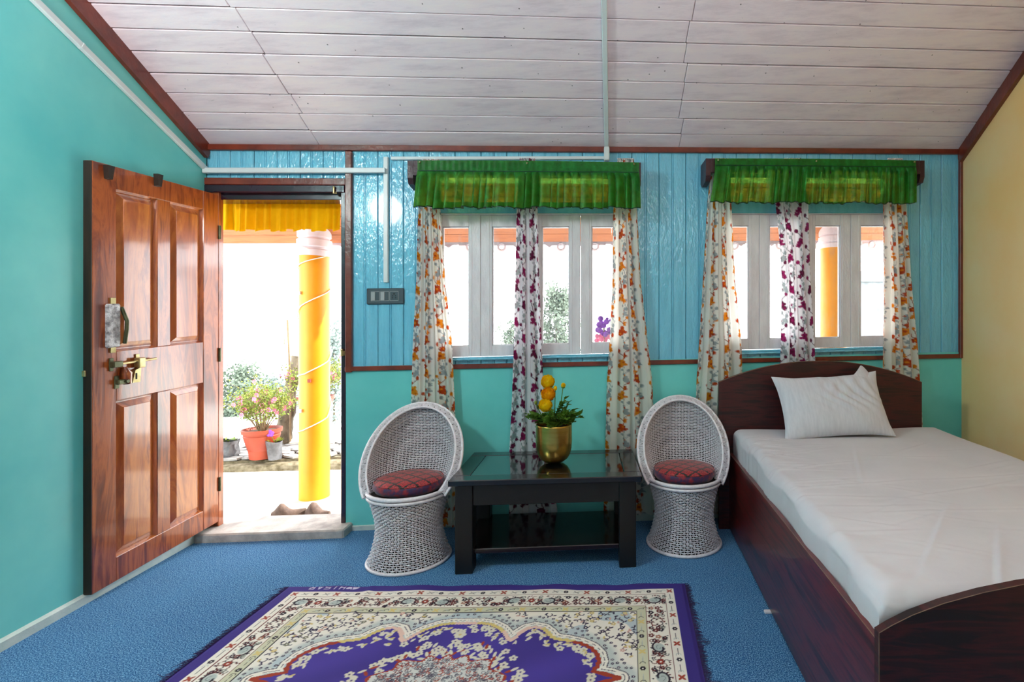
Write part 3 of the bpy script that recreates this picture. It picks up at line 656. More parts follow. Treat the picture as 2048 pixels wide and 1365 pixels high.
# ------------------------------------------------------------------ rug
RX0, RX1, RY0, RY1 = -1.6, .262, 1.09, 2.358
def make_rug():
    ys = np.concatenate([np.arange(RY0, 1.62, .012), np.arange(1.62, RY1+.001, .0027)]); xs = np.arange(RX0, RX1+.001, .0027)
    pur = linarr((72, 56, 140)); purd = linarr((46, 32, 92)); cream = linarr((234, 226, 214)); blk = linarr((38, 28, 44)); red = linarr((158, 62, 44))
    grey = linarr((176, 184, 180)); yel_ = linarr((214, 190, 120)); pink = linarr((226, 188, 172)); grn = linarr((204, 200, 172)); brn = linarr((108, 46, 44))
    cv = Canvas(xs, ys, (62, 48, 124)); r = random.Random(5)
    cx, cy = (RX0+RX1)/2, (RY0+RY1)/2
    hx, hy = (RX1-RX0)/2, (RY1-RY0)/2
    def band(d, col): cv.rect(cx-hx+d, cx+hx-d, cy-hy+d, cy+hy-d, col)
    d1, d2, d3, d4 = .062, .106, .196, .236
    band(d1, cream); band(d2-.004, brn); band(d2, cream); band(d3-.003, brn); band(d3, grn); band(d4-.004, blk); band(d4, cream)
    cv.rect(cx-hx+d4, cx+hx-d4, cy-hy+d4, cy+hy-d4, cream)
    def along(dm, step):
        L1_, L2_ = 2*(hx-dm), 2*(hy-dm); out = []
        n = int(L1_/step)
        for i in range(n+1): x = cx-hx+dm+L1_*i/n; out += [(x, cy+hy-dm, 0, i), (x, cy-hy+dm, PI, i)]
        n = int(L2_/step)
        for i in range(1, n): y = cy-hy+dm+L2_*i/n; out += [(cx-hx+dm, y, PI/2, i), (cx+hx-dm, y, -PI/2, i)]
        return out
    # narrow guard bands
    for dm, cols in (((d1+d2)/2-.002, (red, blk, blk, grey)), ((d3+d4)/2, (yel_, blk, grey, blk))):
        for x, y, a, i in along(dm, .046):
            c, s_ = math.cos(a), math.sin(a); m_ = i % 4
            if m_ == 0:
                for q_ in range(4): cv.disc(x+.009*math.cos(a+PI/4+q_*PI/2), y+.009*math.sin(a+PI/4+q_*PI/2), .0085, .0045, cols[0], a+PI/4+q_*PI/2)
            elif m_ in (1, 3):
                cv.line(x-.014*c, y-.014*s_-.006, x+.014*c, y+.014*s_+.006, .0028, cols[1]); cv.line(x-.010*c, y-.01*s_+.008, x+.01*c, y+.01*s_-.008, .0026, cols[2])
                cv.arc(x+.02*c, y+.02*s_, .009, 0, 3.5, .0026, cols[3])
            else:
                cv.flower(x, y, .011, blk, cream, 6)
    # wide border: sprays, paisleys, rosettes
    dm = (d2+d3)/2
    def paisley(x, y, a, sc, col):
        pts = [(x+sc*(.026*math.cos(t)*(1-.1*t))*1.0, y+sc*.022*math.sin(t)*(1-.12*t)) for t in np.linspace(0, 4.6, 14)]
        ca_, sa_ = math.cos(a), math.sin(a); rot = [(x+(p[0]-x)*ca_-(p[1]-y)*sa_, y+(p[0]-x)*sa_+(p[1]-y)*ca_) for p in pts]
        cv.disc(x, y, .020*sc, .015*sc, grey, a); cv.path(rot, .0055*sc, col); cv.arc(x, y, .011*sc, a, a+4.5, .002, linarr((110, 116, 118)), r1=.003)
        for p in rot[::2]: cv.disc(p[0]+(p[0]-x)*.25, p[1]+(p[1]-y)*.25, .0035*sc, .0022*sc, col, math.atan2(p[1]-y, p[0]-x))
    for x, y, a, i in along(dm, .077):
        m_ = i % 6; c, s_ = math.cos(a), math.sin(a)
        if m_ == 0: paisley(x, y, a+.2, 1.35, blk)
        elif m_ == 2: paisley(x, y, a+PI+.2, 1.35, blk)
        elif m_ == 1:
            cv.flower(x, y, .016, red, cream, 6)
            for t in range(6):
                b = t*PI/3; cv.arc(x+.022*math.cos(b), y+.022*math.sin(b), .010, b, b+3.6, .0036, brn if t % 2 else blk)
        elif m_ in (3, 5):
            for t in range(5):
                b = r.uniform(0, 6.28); rr2 = .012+.022*r.random(); cv.flower(x+rr2*math.cos(b), y+rr2*math.sin(b), .0125, [brn, blk, linarr((168, 116, 96))][t % 3], cream)
        else:
            for t in range(4):
                b = PI/4+t*PI/2; cv.arc(x+.014*math.cos(b), y+.014*math.sin(b), .013, b-2, b+2.2, .0044, blk if t % 2 else brn)
            for t in range(6): cv.disc(x+.03*math.cos(t), y+.03*math.sin(t), .007, .003, brn, t+1)
        for t in range(3):
            b = r.uniform(0, 6.28); cv.flower(x+.038*c+r.uniform(-.006, .006)+.02*(t-1)*abs(s_), y+.038*s_+.02*(t-1)*abs(c)+r.uniform(-.006, .006), .011, [blk, brn, linarr((150, 150, 140))][t], cream); cv.arc(x+.038*c+.026*(t-1)*abs(s_), y+.038*s_+.026*(t-1)*abs(c), .008, b, b+4, .0034, [brn, blk, blk][t])
        for t in range(14): b = r.uniform(0, 6.28); cv.disc(x+r.uniform(.026, .040)*math.cos(b), y+.034*math.sin(b), .0048, .0026, blk if t % 2 else brn, r.uniform(0, 3))
    # medallion outline (one quadrant, mirrored)
    qp = [(0, .322), (.06, .322), (.105, .312), (.15, .28), (.178, .245), (.195, .215), (.208, .205), (.222, .222), (.235, .255), (.255, .282), (.285, .293), (.32, .282), (.345, .255), (.362, .228), (.385, .214), (.43, .205), (.48, .188), (.52, .162), (.547, .125), (.556, .085), (.55, .055), (.538, .035), (.56, .022), (.60, .014), (.63, 0)]
    X, Y = np.meshgrid(xs, ys); AX, AY = np.abs(X-cx), np.abs(Y-cy); TH = np.arctan2(AY, AX)
    def sdist(ax, ay):
        dm_ = np.full(np.shape(ax), 9.); ins = np.zeros(np.shape(ax), bool); poly_ = qp+[(0, 0)]
        for i in range(len(poly_)):
            (x0, y0), (x1, y1) = poly_[i], poly_[(i+1) % len(poly_)]
            if i < len(qp)-1:
                dx, dy = x1-x0, y1-y0; t = np.clip(((ax-x0)*dx+(ay-y0)*dy)/(dx*dx+dy*dy), 0, 1); dm_ = np.minimum(dm_, np.hypot(ax-x0-t*dx, ay-y0-t*dy))
            if y0 != y1: ins ^= ((y0 > ay-1e-9) != (y1 > ay-1e-9)) & (ax < (x1-x0)*(ay-y0)/(y1-y0)+x0)
        ins |= (ax < 1e-4) & (ay < .322)
        return np.where(ins, dm_, -dm_)
    dist = sdist(AX, AY)
    inn = (AX < hx-d4) & (AY < hy-d4)
    # field arabesque
    bl_ = np.clip((dist+.085)/.03, 0, 1)*inn; cv.im = cv.im*(1-bl_[..., None])+linarr((190, 196, 192))*bl_[..., None]
    blot = (np.sin(X*21)*np.cos(Y*19)+np.sin(X*9+2)*np.sin(Y*13) > .75) & inn; cv.im[blot] = linarr((184, 194, 198))
    pts_ = []
    for _ in range(5000):
        x = r.uniform(cx-hx+d4+.012, cx+hx-d4-.012); y = r.uniform(1.6, cy+hy-d4-.012)
        dd_ = float(sdist(np.array(abs(x-cx)), np.array(abs(y-cy))))
        if dd_ > -.045: continue
        far = dd_ < -.085
        if any(abs(x-p[0]) < (.026 if far else .017) and abs(y-p[1]) < (.022 if far else .016) for p in pts_[-3000:]): continue
        pts_.append((x, y)); c = r.choice([linarr((52, 40, 70)), linarr((206, 182, 118)), linarr((206, 160, 148)), linarr((120, 116, 96))]); dk_ = linarr((54, 42, 70))
        if far:
            a = r.uniform(0, 6.28); q_ = r.uniform(.010, .019); cv.arc(x, y, q_, a, a+4.2, .0043, dk_, r1=q_*.35)
            cv.disc(x+q_*math.cos(a), y+q_*math.sin(a), .009, .0042, c, a+1.2)
            k_ = r.random()
            if k_ < .35: cv.flower(x+q_*.9*math.cos(a+2), y+q_*.9*math.sin(a+2), .0105, c, cream)
            elif k_ < .8: cv.disc(x+q_*1.2*math.cos(a+3), y+q_*1.2*math.sin(a+3), .0085, .0036, dk_, a+.5); cv.disc(x+q_*1.1*math.cos(a+1.4), y+q_*1.1*math.sin(a+1.4), .007, .003, dk_, a+2)
        else: cv.flower(x, y, .0068, linarr((64, 54, 80)), cream, 5)
    # scalloped edge of medallion
    sc_ = (np.abs(dist+.024) < .012+.004*np.sin(TH*90)) & inn; cv.im[sc_] = cream
    e_ = (np.abs(dist+.036) < .0022) & inn; cv.im[e_] = linarr((90, 84, 96))
    e_ = (np.abs(dist+.022) < .0018) & inn & (np.sin(TH*120) > -.3); cv.im[e_] = linarr((90, 84, 96))
    reg = (dist > -.008) & inn; cv.im[reg] = pur
    ys_ = (np.abs(dist+.001) < .0085+.0025*np.sin(TH*150)) & inn
    ec = np.where((TH < .42)[..., None], red, np.where((np.sin(TH*9) > .3)[..., None], pink, yel_)); cv.im[ys_] = ec[ys_]
    # mottled purple
    mo = reg & (dist > .01); cv.im[mo] = (pur*(1+.12*np.sin(X*14+3*np.sin(Y*9))[..., None]))[mo]
    crm = linarr((214, 206, 188))
    full = [(x, y) for x, y in qp[:-1]]+[(x, -y) for x, y in qp[::-1]]; full = full+[(-x, y) for x, y in full[::-1]]
    for a_, b_ in zip(full, full[1:]):    # wreath just inside the outline
        L_ = math.hypot(b_[0]-a_[0], b_[1]-a_[1]); n_ = max(1, int(L_/.0125)); mx_, my_ = -(b_[1]-a_[1])/(L_+1e-9), (b_[0]-a_[0])/(L_+1e-9)
        for q_ in range(n_):
            f_ = (q_+r.random()*.5)/n_; x0, y0 = a_[0]+(b_[0]-a_[0])*f_, a_[1]+(b_[1]-a_[1])*f_; o_ = r.choice([.024, .038, .052]); sg = 1 if (x0+mx_*.02)**2+(y0+my_*.02)**2 < x0*x0+y0*y0 else -1
            sg = max((-1, 1), key=lambda g_: float(sdist(np.array(abs(x0+g_*mx_*.012)), np.array(abs(y0+g_*my_*.012))))); x, y = cx+x0+sg*mx_*o_, cy+y0+sg*my_*o_
            if y < 1.55 or float(sdist(np.array(abs(x-cx)), np.array(abs(y-cy)))) < .014: continue
            k_ = r.randrange(4)
            if k_ == 0: cv.flower(x, y, .016, crm, linarr((96, 78, 120)), 5, f_*6)
            elif k_ == 1: cv.disc(x, y, .014, .006, crm, r.uniform(0, 3)); cv.disc(x+.006, y+.006, .010, .005, linarr((206, 186, 126)), r.uniform(0, 3))
            else: cv.disc(x, y, .012, .0045, crm, r.uniform(0, 3)); cv.disc(x+r.uniform(-.01, .01), y+r.uniform(-.01, .01), .009, .004, crm, r.uniform(0, 3))
    # inner medallion
    def inr(t): return .115/math.sqrt((.52*math.cos(t))**2+math.sin(t)**2)*(1+.10*math.cos(t*12))
    IN = .115/np.sqrt((.52*np.cos(TH))**2+np.sin(TH)**2)*(1+.10*np.cos(TH*12)); di = IN-np.hypot(X-cx, Y-cy)
    for i in range(190):
        a = 2*PI*i/190; t_ = math.atan2(abs(math.sin(a)), abs(math.cos(a))); o_ = inr(t_)+r.choice([.012, .03, .045, .06, .075]); x, y = cx+o_*math.cos(a), cy+o_*math.sin(a)
        if y < 1.55: continue
        if i % 3 == 0: cv.flower(x, y, .016, crm, linarr((96, 78, 120)), 5, a)
        else: cv.disc(x, y, .015, .006, crm if i % 4 else red, a+r.uniform(-1, 1))
    cv.flower(cx, cy+.245, .024, crm, linarr((206, 186, 126)), 6)
    cv.im[di > 0] = linarr((206, 204, 200)); cv.im[(di > 0) & (di < .010+.004*np.sin(TH*80))] = red
    for _ in range(900):
        x0, y0 = r.uniform(-.26, .26), r.uniform(-.10, .14); a = r.uniform(0, 6.28); t_ = math.atan2(abs(y0), abs(x0)); x, y = cx+x0, cy+y0
        if math.hypot(x0, y0) > inr(t_)-.018: continue
        c = r.choice([linarr((74, 68, 86)), linarr((120, 120, 128)), linarr((74, 68, 86)), red]); cv.arc(x, y, r.uniform(.006, .013), a, a+4.4, .0030, c, r1=.003)
    # woven maker's mark, to be read from the far side
    glyph = {'H': [((0, 0), (0, 1)), ((.6, 0), (.6, 1)), ((0, .5), (.6, .5))], 'I': [((.3, 0), (.3, 1))], 'S': [((.6, 1), (0, .95)), ((0, .95), (0, .55)), ((0, .55), (.6, .45)), ((.6, .45), (.6, .05)), ((.6, .05), (0, 0))],
             'A': [((0, 0), (.3, 1)), ((.3, 1), (.6, 0)), ((.12, .35), (.48, .35))], 'R': [((0, 0), (0, 1)), ((0, 1), (.55, .95)), ((.55, .95), (.55, .55)), ((.55, .55), (0, .5)), ((.2, .5), (.6, 0))]}
    X0 = -1.262; H_ = .026; wcol = linarr((206, 196, 216)); yb = RY1-.014
    for i, ch in enumerate('HISAR'):
        for (a, b), (c, d_) in glyph[ch]:
            bx = X0-.062-i*.034; cv.line(bx-a*.034, yb-b*H_, bx-c*.034, yb-d_*H_, .0048, wcol)
    cv.disc(X0-.012, yb-.013, .02, .012, wcol, .5); cv.disc(X0-.038, yb-.013, .016, .009, wcol, .5); cv.line(X0-.03, yb, X0-.02, yb-.026, .005, pur)
    Z = .007+.0045*np.maximum(0, np.sin(X*11+.6*np.sin(Y*5)))*np.clip((Y-2.1)/.2, 0, 1)+.005*np.exp(-((X+.12*Y+.92)/.02)**2)*np.clip((Y-1.9)/.3, 0, 1)+.0035*(np.sin(X*6+Y*9)*np.sin(Y*7-X*3)+1)*.5
    EX = X.copy(); ff = np.clip((Y-2.25)/.1, 0, 1); Y2 = Y+.018*(X-cx)*np.clip((Y-1.5), 0, 1)+ff*.004*np.sin(X*17)+ff*.003*np.sin(X*31)
    edge = np.minimum.reduce([X-RX0, RX1-X, RY1-Y]); Z = Z*np.clip(edge/.02, .35, 1)
    O = Vector((cx, cy, 0)); V = np.stack([EX-cx, Y2-cy, Z], -1)
    rt = thing('rug', 'purple and cream Persian-style rug with lobed medallion on the blue carpet', 'rug', O)
    npmesh('pile', V, gridq(len(ys), len(xs)), M_rug, rt, True, cv.im)
    M_fr = paint('purple_fringe', (40, 26, 66), (58, 42, 92), .95, bst=0)
    for sx in (-1, 1):
        mb = MB(); y = 1.1
        while y < RY1-.005:
            ln = r.uniform(.015, .032); x = (hx-.004); dy = r.uniform(-.012, .012)
            if r.random() < .06: ln *= 1.9; dy *= 4
            yy = y+.018*(sx*hx)*max(0, y-1.5)
            mb.tube([(sx*x, yy-cy, .005), (sx*(x+ln*.5), yy-cy+dy*.3, .006), (sx*(x+ln), yy-cy+dy, .003)], [.0016, .0013, .0007], 4); y += .0042
        tag(mb.build('fringe', M_fr, rt), kind='stuff')
make_rug()

# ------------------------------------------------------------------ curtains
def sprig(cv, x, y, s, c1, c2, st_, r):
    f = r.choice((-1, 1)); top_ = (x+f*.018*s, y+.105*s)
    cv.path([(x, y-.02*s), (x+f*.004*s, y+.03*s), (x+f*.010*s, y+.07*s), top_], .0040*s, st_)
    cv.path([(x+f*.003*s, y+.03*s), (x-f*.022*s, y+.055*s)], .0034*s, st_); cv.path([(x+f*.006*s, y+.04*s), (x+f*.03*s, y+.062*s)], .0034*s, st_)
    cv.disc(x-f*.024*s, y+.062*s, .010*s, .012*s, c2); cv.disc(x+f*.033*s, y+.068*s, .008*s, .009*s, c2)
    cv.disc(top_[0], top_[1], .006*s, .0085*s, c1); cv.disc(x+f*.002*s, y+.088*s, .0055*s, .0065*s, c2)
    cv.flower(x, y, .023*s, c1, c2, 5, r.uniform(0, 6)); cv.flower(x+f*.014*s, y+.036*s, .016*s, c2, c1, 5, r.uniform(0, 6))
    cv.flower(x-f*.016*s, y-.02*s, .014*s, c1, c2, 5, 1); cv.disc(x+f*.022*s, y-.012*s, .009*s, .007*s, c1)
def curtain(label, edges_, kind, off, folds, seed, group, puddle=0):
    """edges_: list of (py, pxleft, pxright) down the drop"""
    r = random.Random(seed); mid = sum((a+b)/2 for _, a, b in edges_)/len(edges_)
    E = []
    for py, a, b in edges_:
        ua, z_ = W(a, py, off); ub, z2 = W(b, py, off); E.append(((z_+z2)/2, ua, ub))
    E.sort(key=lambda e: -e[0]); zs_ = np.array([e[0] for e in E]); L_ = np.array([e[1] for e in E]); R_ = np.array([e[2] for e in E])
    ztop_, zbot = zs_[0], zs_[-1]; H = ztop_-zbot; wd = np.mean(R_-L_)
    CW = wd*1.65; nx = int(CW/.0042); ny = int(H/.0052)
    xs = np.linspace(0, CW, nx); ys = np.linspace(0, H, ny)     # ys measured down
    bg = (250, 245, 236) if kind == 'orange' else (246, 241, 245)
    cv = Canvas(xs, ys, bg)
    def yflip(f): pass
    og, od, gr = linarr((236, 138, 26)), linarr((196, 70, 22)), linarr((158, 164, 166))
    if kind == 'maroon': og, od = linarr((140, 24, 84)), linarr((98, 20, 58))
    cols = max(3, int(CW/.095)); ph = r.random()
    class Fl:    # flip y so sprays point up
        pass
    fc = Canvas(xs, ys, bg)
    for i in range(cols+1):
        x = CW*i/cols+r.uniform(-.008, .008)
        for j in range(-1, int(H/.20)+2):
            y = (j+(.5 if i % 2 else 0)+ph)*.20
            sprig(fc, x, y, 1.12, og if (i+j) % 3 else od, od if (i+j) % 3 else og, linarr((150, 66, 30)) if kind == 'orange' else linarr((90, 30, 62)), r)
            y2 = y+.10
            g2 = gr*(1 if (i+j) % 2 else 1.15)
            sprig(fc, x+.02, y2, .8, g2, gr, g2, r)
    img = fc.im[::-1]
    s = np.linspace(0, 1, nx)[None, :]; zz = ztop_-ys[:, None]
    Lz = np.interp(-zz, -zs_, L_); Rz = np.interp(-zz, -zs_, R_)
    phs = [r.uniform(0, 6.28) for _ in range(5)]
    # warp so folds differ in width
    sw = s+.018*np.sin(2*PI*s*2+phs[0])+.012*np.sin(2*PI*s*3+phs[1]+zz*.8); sw = (sw-sw[:, :1])/(sw[:, -1:]-sw[:, :1])
    u = Lz+(Rz-Lz)*sw+(.22*(Rz-Lz)/folds)*np.sin(2*PI*folds*s*2+phs[2])*.5*np.sin(PI*s)
    grow = np.clip((ztop_-zz)/.5, .45, 1)
    amp = .017*grow*(.75+.25*np.sin(2*PI*s*1.5+phs[3]))
    o = off+amp*np.sin(2*PI*folds*s+phs[4]+.25*np.sin(zz*2.2+phs[1]))+.006*np.sin(2*PI*folds*2.0*s+phs[0]+zz)
    base = A0+D*0
    u0 = (L_[-1]+R_[-1])/2; rt = thing('curtain', label, 'curtain', wpt(u0, off, zbot), AL, group)
    V = np.stack([u-u0, -(o-off), zz-zbot+K*(u-u0)+0*s], -1)
    npmesh('drape', V, gridq(ny, nx), M_curtain, rt, True, img)
    # gathered heading tape above the pelmet is a strip of its own
    m = MB(); uu = np.linspace(L_[0], R_[0], 24); zt_ = ztop_
    m.tube([(float(x_), off+.012*math.sin(i*1.9), float(zt_-.004)) for i, x_ in enumerate(uu)], .004, 5)
    m.build('heading_tape', M_white, rt, True, lambda p: (p[0]-u0, -(p[1]-off), p[2]-zbot+K*(p[0]-u0)))
CO = .062
G1, G2 = 'orange flowered curtains', 'maroon flowered curtains'
curtain('orange flowered curtain at the left side of the left window, behind the left wicker chair', [(319, 845, 878), (416, 836, 880), (560, 832, 890), (690, 825, 904), (760, 823, 907), (870, 820, 912), (1056, 818, 915)], 'orange', CO, 4.2, 1, G1)
curtain('maroon flowered curtain hanging in the middle of the left window, behind the brass planter', [(317, 1040, 1070), (412, 1034, 1075), (560, 1031, 1079), (690, 1028, 1084), (800, 1024, 1088), (900, 1019, 1098), (1033, 1018, 1116)], 'maroon', CO, 3.2, 2, G2)
curtain('orange flowered curtain at the right side of the left window, behind the table end', [(317, 1235, 1268), (400, 1227, 1274), (560, 1225, 1282), (690, 1219, 1297), (760, 1214, 1305), (880, 1211, 1311), (1031, 1207, 1316)], 'orange', CO, 4.1, 3, G1)
curtain('orange flowered curtain at the left side of the right window, behind the right wicker chair', [(317, 1425, 1458), (405, 1414, 1462), (560, 1405, 1470), (690, 1397, 1483), (760, 1392, 1485), (880, 1388, 1480), (1031, 1384, 1440)], 'orange', CO, 4.3, 4, G1)
curtain('maroon flowered curtain in the middle of the right window, behind the headboard', [(317, 1568, 1600), (405, 1551, 1615), (480, 1560, 1616), (560, 1565, 1619), (690, 1563, 1627), (800, 1560, 1632), (1025, 1556, 1640)], 'maroon', CO, 3.6, 5, G2)
curtain('orange flowered curtain at the right side of the right window, beside the yellow wall', [(317, 1775, 1805), (400, 1765, 1812), (560, 1768, 1822), (700, 1765, 1835), (830, 1764, 1843), (1020, 1762, 1850)], 'orange', CO, 3.9, 6, G1)

# ------------------------------------------------------------------ pelmets and valances
def pelmet(label, pl, pr, pt, pb):
    o1 = .155; u0, u1 = U(pl, .12), U(pr, .12); mid = (pl+pr)/2; z1 = ZW(mid, pt, o1); z0 = ZW(mid, pb, o1)
    t = Wall('pelmet_box', label, 'pelmet', (u0+u1)/2, 0, z0)
    for a in (u0, u1-.03):
        m = MB(); m.prism([(.002, z0+.03), (.04, z0), (.13, z0+.012), (o1-.01, z0+.045), (o1-.01, z1), (.002, z1)], a, a+.03, 'x'); t.part(m, 'end_cheek', M_pelmet)
    m = MB(); m.box(u0+.03, o1-.022, z1-.088, u1-.03, o1-.006, z1, .003); t.part(m, 'front_board', M_pelmet)
    m = MB(); m.tube([(u0+.02, CO, z1-.02), (u1-.02, CO, z1-.02)], .007, 8); t.part(m, 'curtain_rod', M_steel, True)
    return t
def valance(label, name, mat, pts_top, pts_bot, band_py, off, folds, amp, seed, flare=1, pins=None, hem=None, group=None):
    (pl, pr, py), (bl, br, by) = pts_top, pts_bot; r = random.Random(seed); mid = (pl+pr)/2
    u0, u1 = U(pl, off), U(pr, off); b0, b1 = U(bl, off), U(br, off); z1 = ZW(mid, py, off); z0 = ZW(mid, by, off); zb_ = ZW(mid, band_py, off)
    nx = folds*14; ny = 40; s = np.linspace(0, 1, nx)[None, :]; v = np.linspace(0, 1, ny)[:, None]
    z = z1+(z0-z1)*v; k = np.clip((zb_-z)/(zb_-z0), 0, 1); uu = (u0+(u1-u0)*s)*(1-k)+(b0+(b1-b0)*s)*k
    ph = sum(a_*np.sin(2*PI*f_*s+p_) for a_, f_, p_ in [(.9, 3, r.random()*6), (.7, 5.3, r.random()*6), (.5, 9.1, r.random()*6), (.35, 17.3, r.random()*6)])
    wave = 2.2*np.abs(np.sin(PI*folds*s+ph*.75))**.55-1.3+.25*np.sin(4*PI*folds*s+ph*2); gr = np.clip(k*6, 0, 1)*(.55+.45*k)
    o = off+amp*wave*gr+.0008*np.sin(40*s*6)*(1-gr)
    uu = uu+.5*amp*np.cos(2*PI*folds*s+ph*1.5)*gr*.8
    zz = z+(-.004*wave*k+.006*np.sin(2*PI*6*s+ph)*k-.003*np.sin(2*PI*folds*s)*k)+.004*np.sin(PI*s)*(1-v)
    uc = (u0+u1)/2; t = Wall(name, label, 'valance', uc, off, z0, group)
    def T(u_, o_, z_): return np.stack([u_-uc, -(o_-off), z_-z0+K*(u_-uc)], -1)
    npmesh('ruffle', T(uu+0*z, o+0*z, zz+0*uu), gridq(ny, nx), mat, t.r, True)
    if hem:
        m = MB(); m.tube([(float(uu[-1, i]), float(o[-1, i]), float(zz[-1, i])) for i in range(0, nx, 2)], .0032, 5); t.part(m, 'hem_edging', hem, True)
        m = MB(); m.box(u0+.003, off-.002, zb_-.003, u1-.003, off+.004, zb_+.001, .001); t.part(m, 'gathering_seam', hem)
    if pins:
        for px in pins:
            u = U(px, off); m = MB(); m.ball((u, off+.005, z1-.012), .0055, 8); t.part(m, 'push_pin', M_brass, True)
    return t
pelmet('dark maroon pelmet box over the left window, behind its green valance', 818, 1281, 322, 372)
pelmet('dark maroon pelmet box over the right window, behind its green valance', 1410, 1844, 318, 366)
valance('gathered green brocade valance pinned over the left window', 'valance', M_green, (835, 1278, 323), (829, 1279, 416), 343, .163, 26, .027, 3, pins=(840, 1054, 1268), hem=M_greenhem, group=None)
valance('gathered green brocade valance pinned over the right window', 'valance', M_green, (1430, 1832, 319), (1419, 1830, 406), 332, .163, 24, .027, 9, pins=(1436, 1632, 1828), hem=M_greenhem)
valance('pleated yellow cloth valance hanging across the top of the open doorway', 'door_valance', M_yelcloth, (446, 683, 396), (446, 683, 461), 398, -.15, 12, .016, 4)

# switch plate
u, z = W(772, 593); t = Wall('switch_plate', 'charcoal switch plate with two grey rockers and a socket on the blue planks', 'light switch', u, .002, z)
m = MB(); m.box(u-.108, .002, z-.048, u+.108, .014, z+.048, .004); t.part(m, 'plate', M_switch)
for i in range(3):
    a = u-.082+i*.0545; m = MB()
    for x0, x1, y0, y1 in ((a, a+.051, z+.0265, z+.029), (a, a+.051, z-.029, z-.0265), (a, a+.0025, z-.029, z+.029), (a+.0485, a+.051, z-.029, z+.029)): m.box(x0, .013, y0, x1, .0155, y1, .0005)
    t.part(m, 'module_rim', M_switchl)
    if i < 2:
        m = MB(); m.box(a+.003, .013, z-.026, a+.025, .018, z+.026, .002); t.part(m, 'rocker', M_switchl, label='pale grey rocker')
        m = MB(); m.box(a+.026, .013, z-.026, a+.048, .016, z+.026, .002); t.part(m, 'rocker', M_switch, label='dark rocker')
    else:
        m = MB(); m.box(a+.003, .013, z-.026, a+.048, .0155, z+.026, .001); so2 = t.part(m, 'socket', M_switch)
        m = MB()
        for x, y, rr3 in ((.0255, .013, .005), (.0175, .001, .0034), (.0335, .001, .0034), (.016, -.011, .0036), (.035, -.011, .0036)): m.tube([(a+x, .015, z+y), (a+x, .0162, z+y)], rr3, 10)
        t.part(m, 'pin_hole', M_hole, parent=so2)

# ------------------------------------------------------------------ wicker chairs
def ring_tubes(paths, hw, th):
    """paths: list of (pts Nx3, normals Nx3, tangential-up Nx3, closed) -> ribbons with a diamond-round section"""
    V = []; Q = []; off = 0
    for pts, nr, up, closed in paths:
        n = len(pts); sec = [(hw, 0), (hw*.6, th), (-hw*.6, th), (-hw, 0), (-hw*.6, -th), (hw*.6, -th)]
        ar = np.stack([pts+up*a+nr*b for a, b in sec], 1); V.append(ar.reshape(-1, 3)); m_ = 6
        i = np.arange(n if closed else n-1)[:, None]; j = np.arange(m_)[None, :]; i2 = (i+1) % n; j2 = (j+1) % m_
        Q.append(np.stack([i*m_+j, i*m_+j2, i2*m_+j2, i2*m_+j], -1).reshape(-1, 4)+off); off += n*m_
    return np.concatenate(V), np.concatenate(Q)
def prof_r(z): return np.interp(z, [0, .03, .08, .13, .185, .24, .30, .36], [.206, .196, .179, .167, .161, .167, .182, .199])
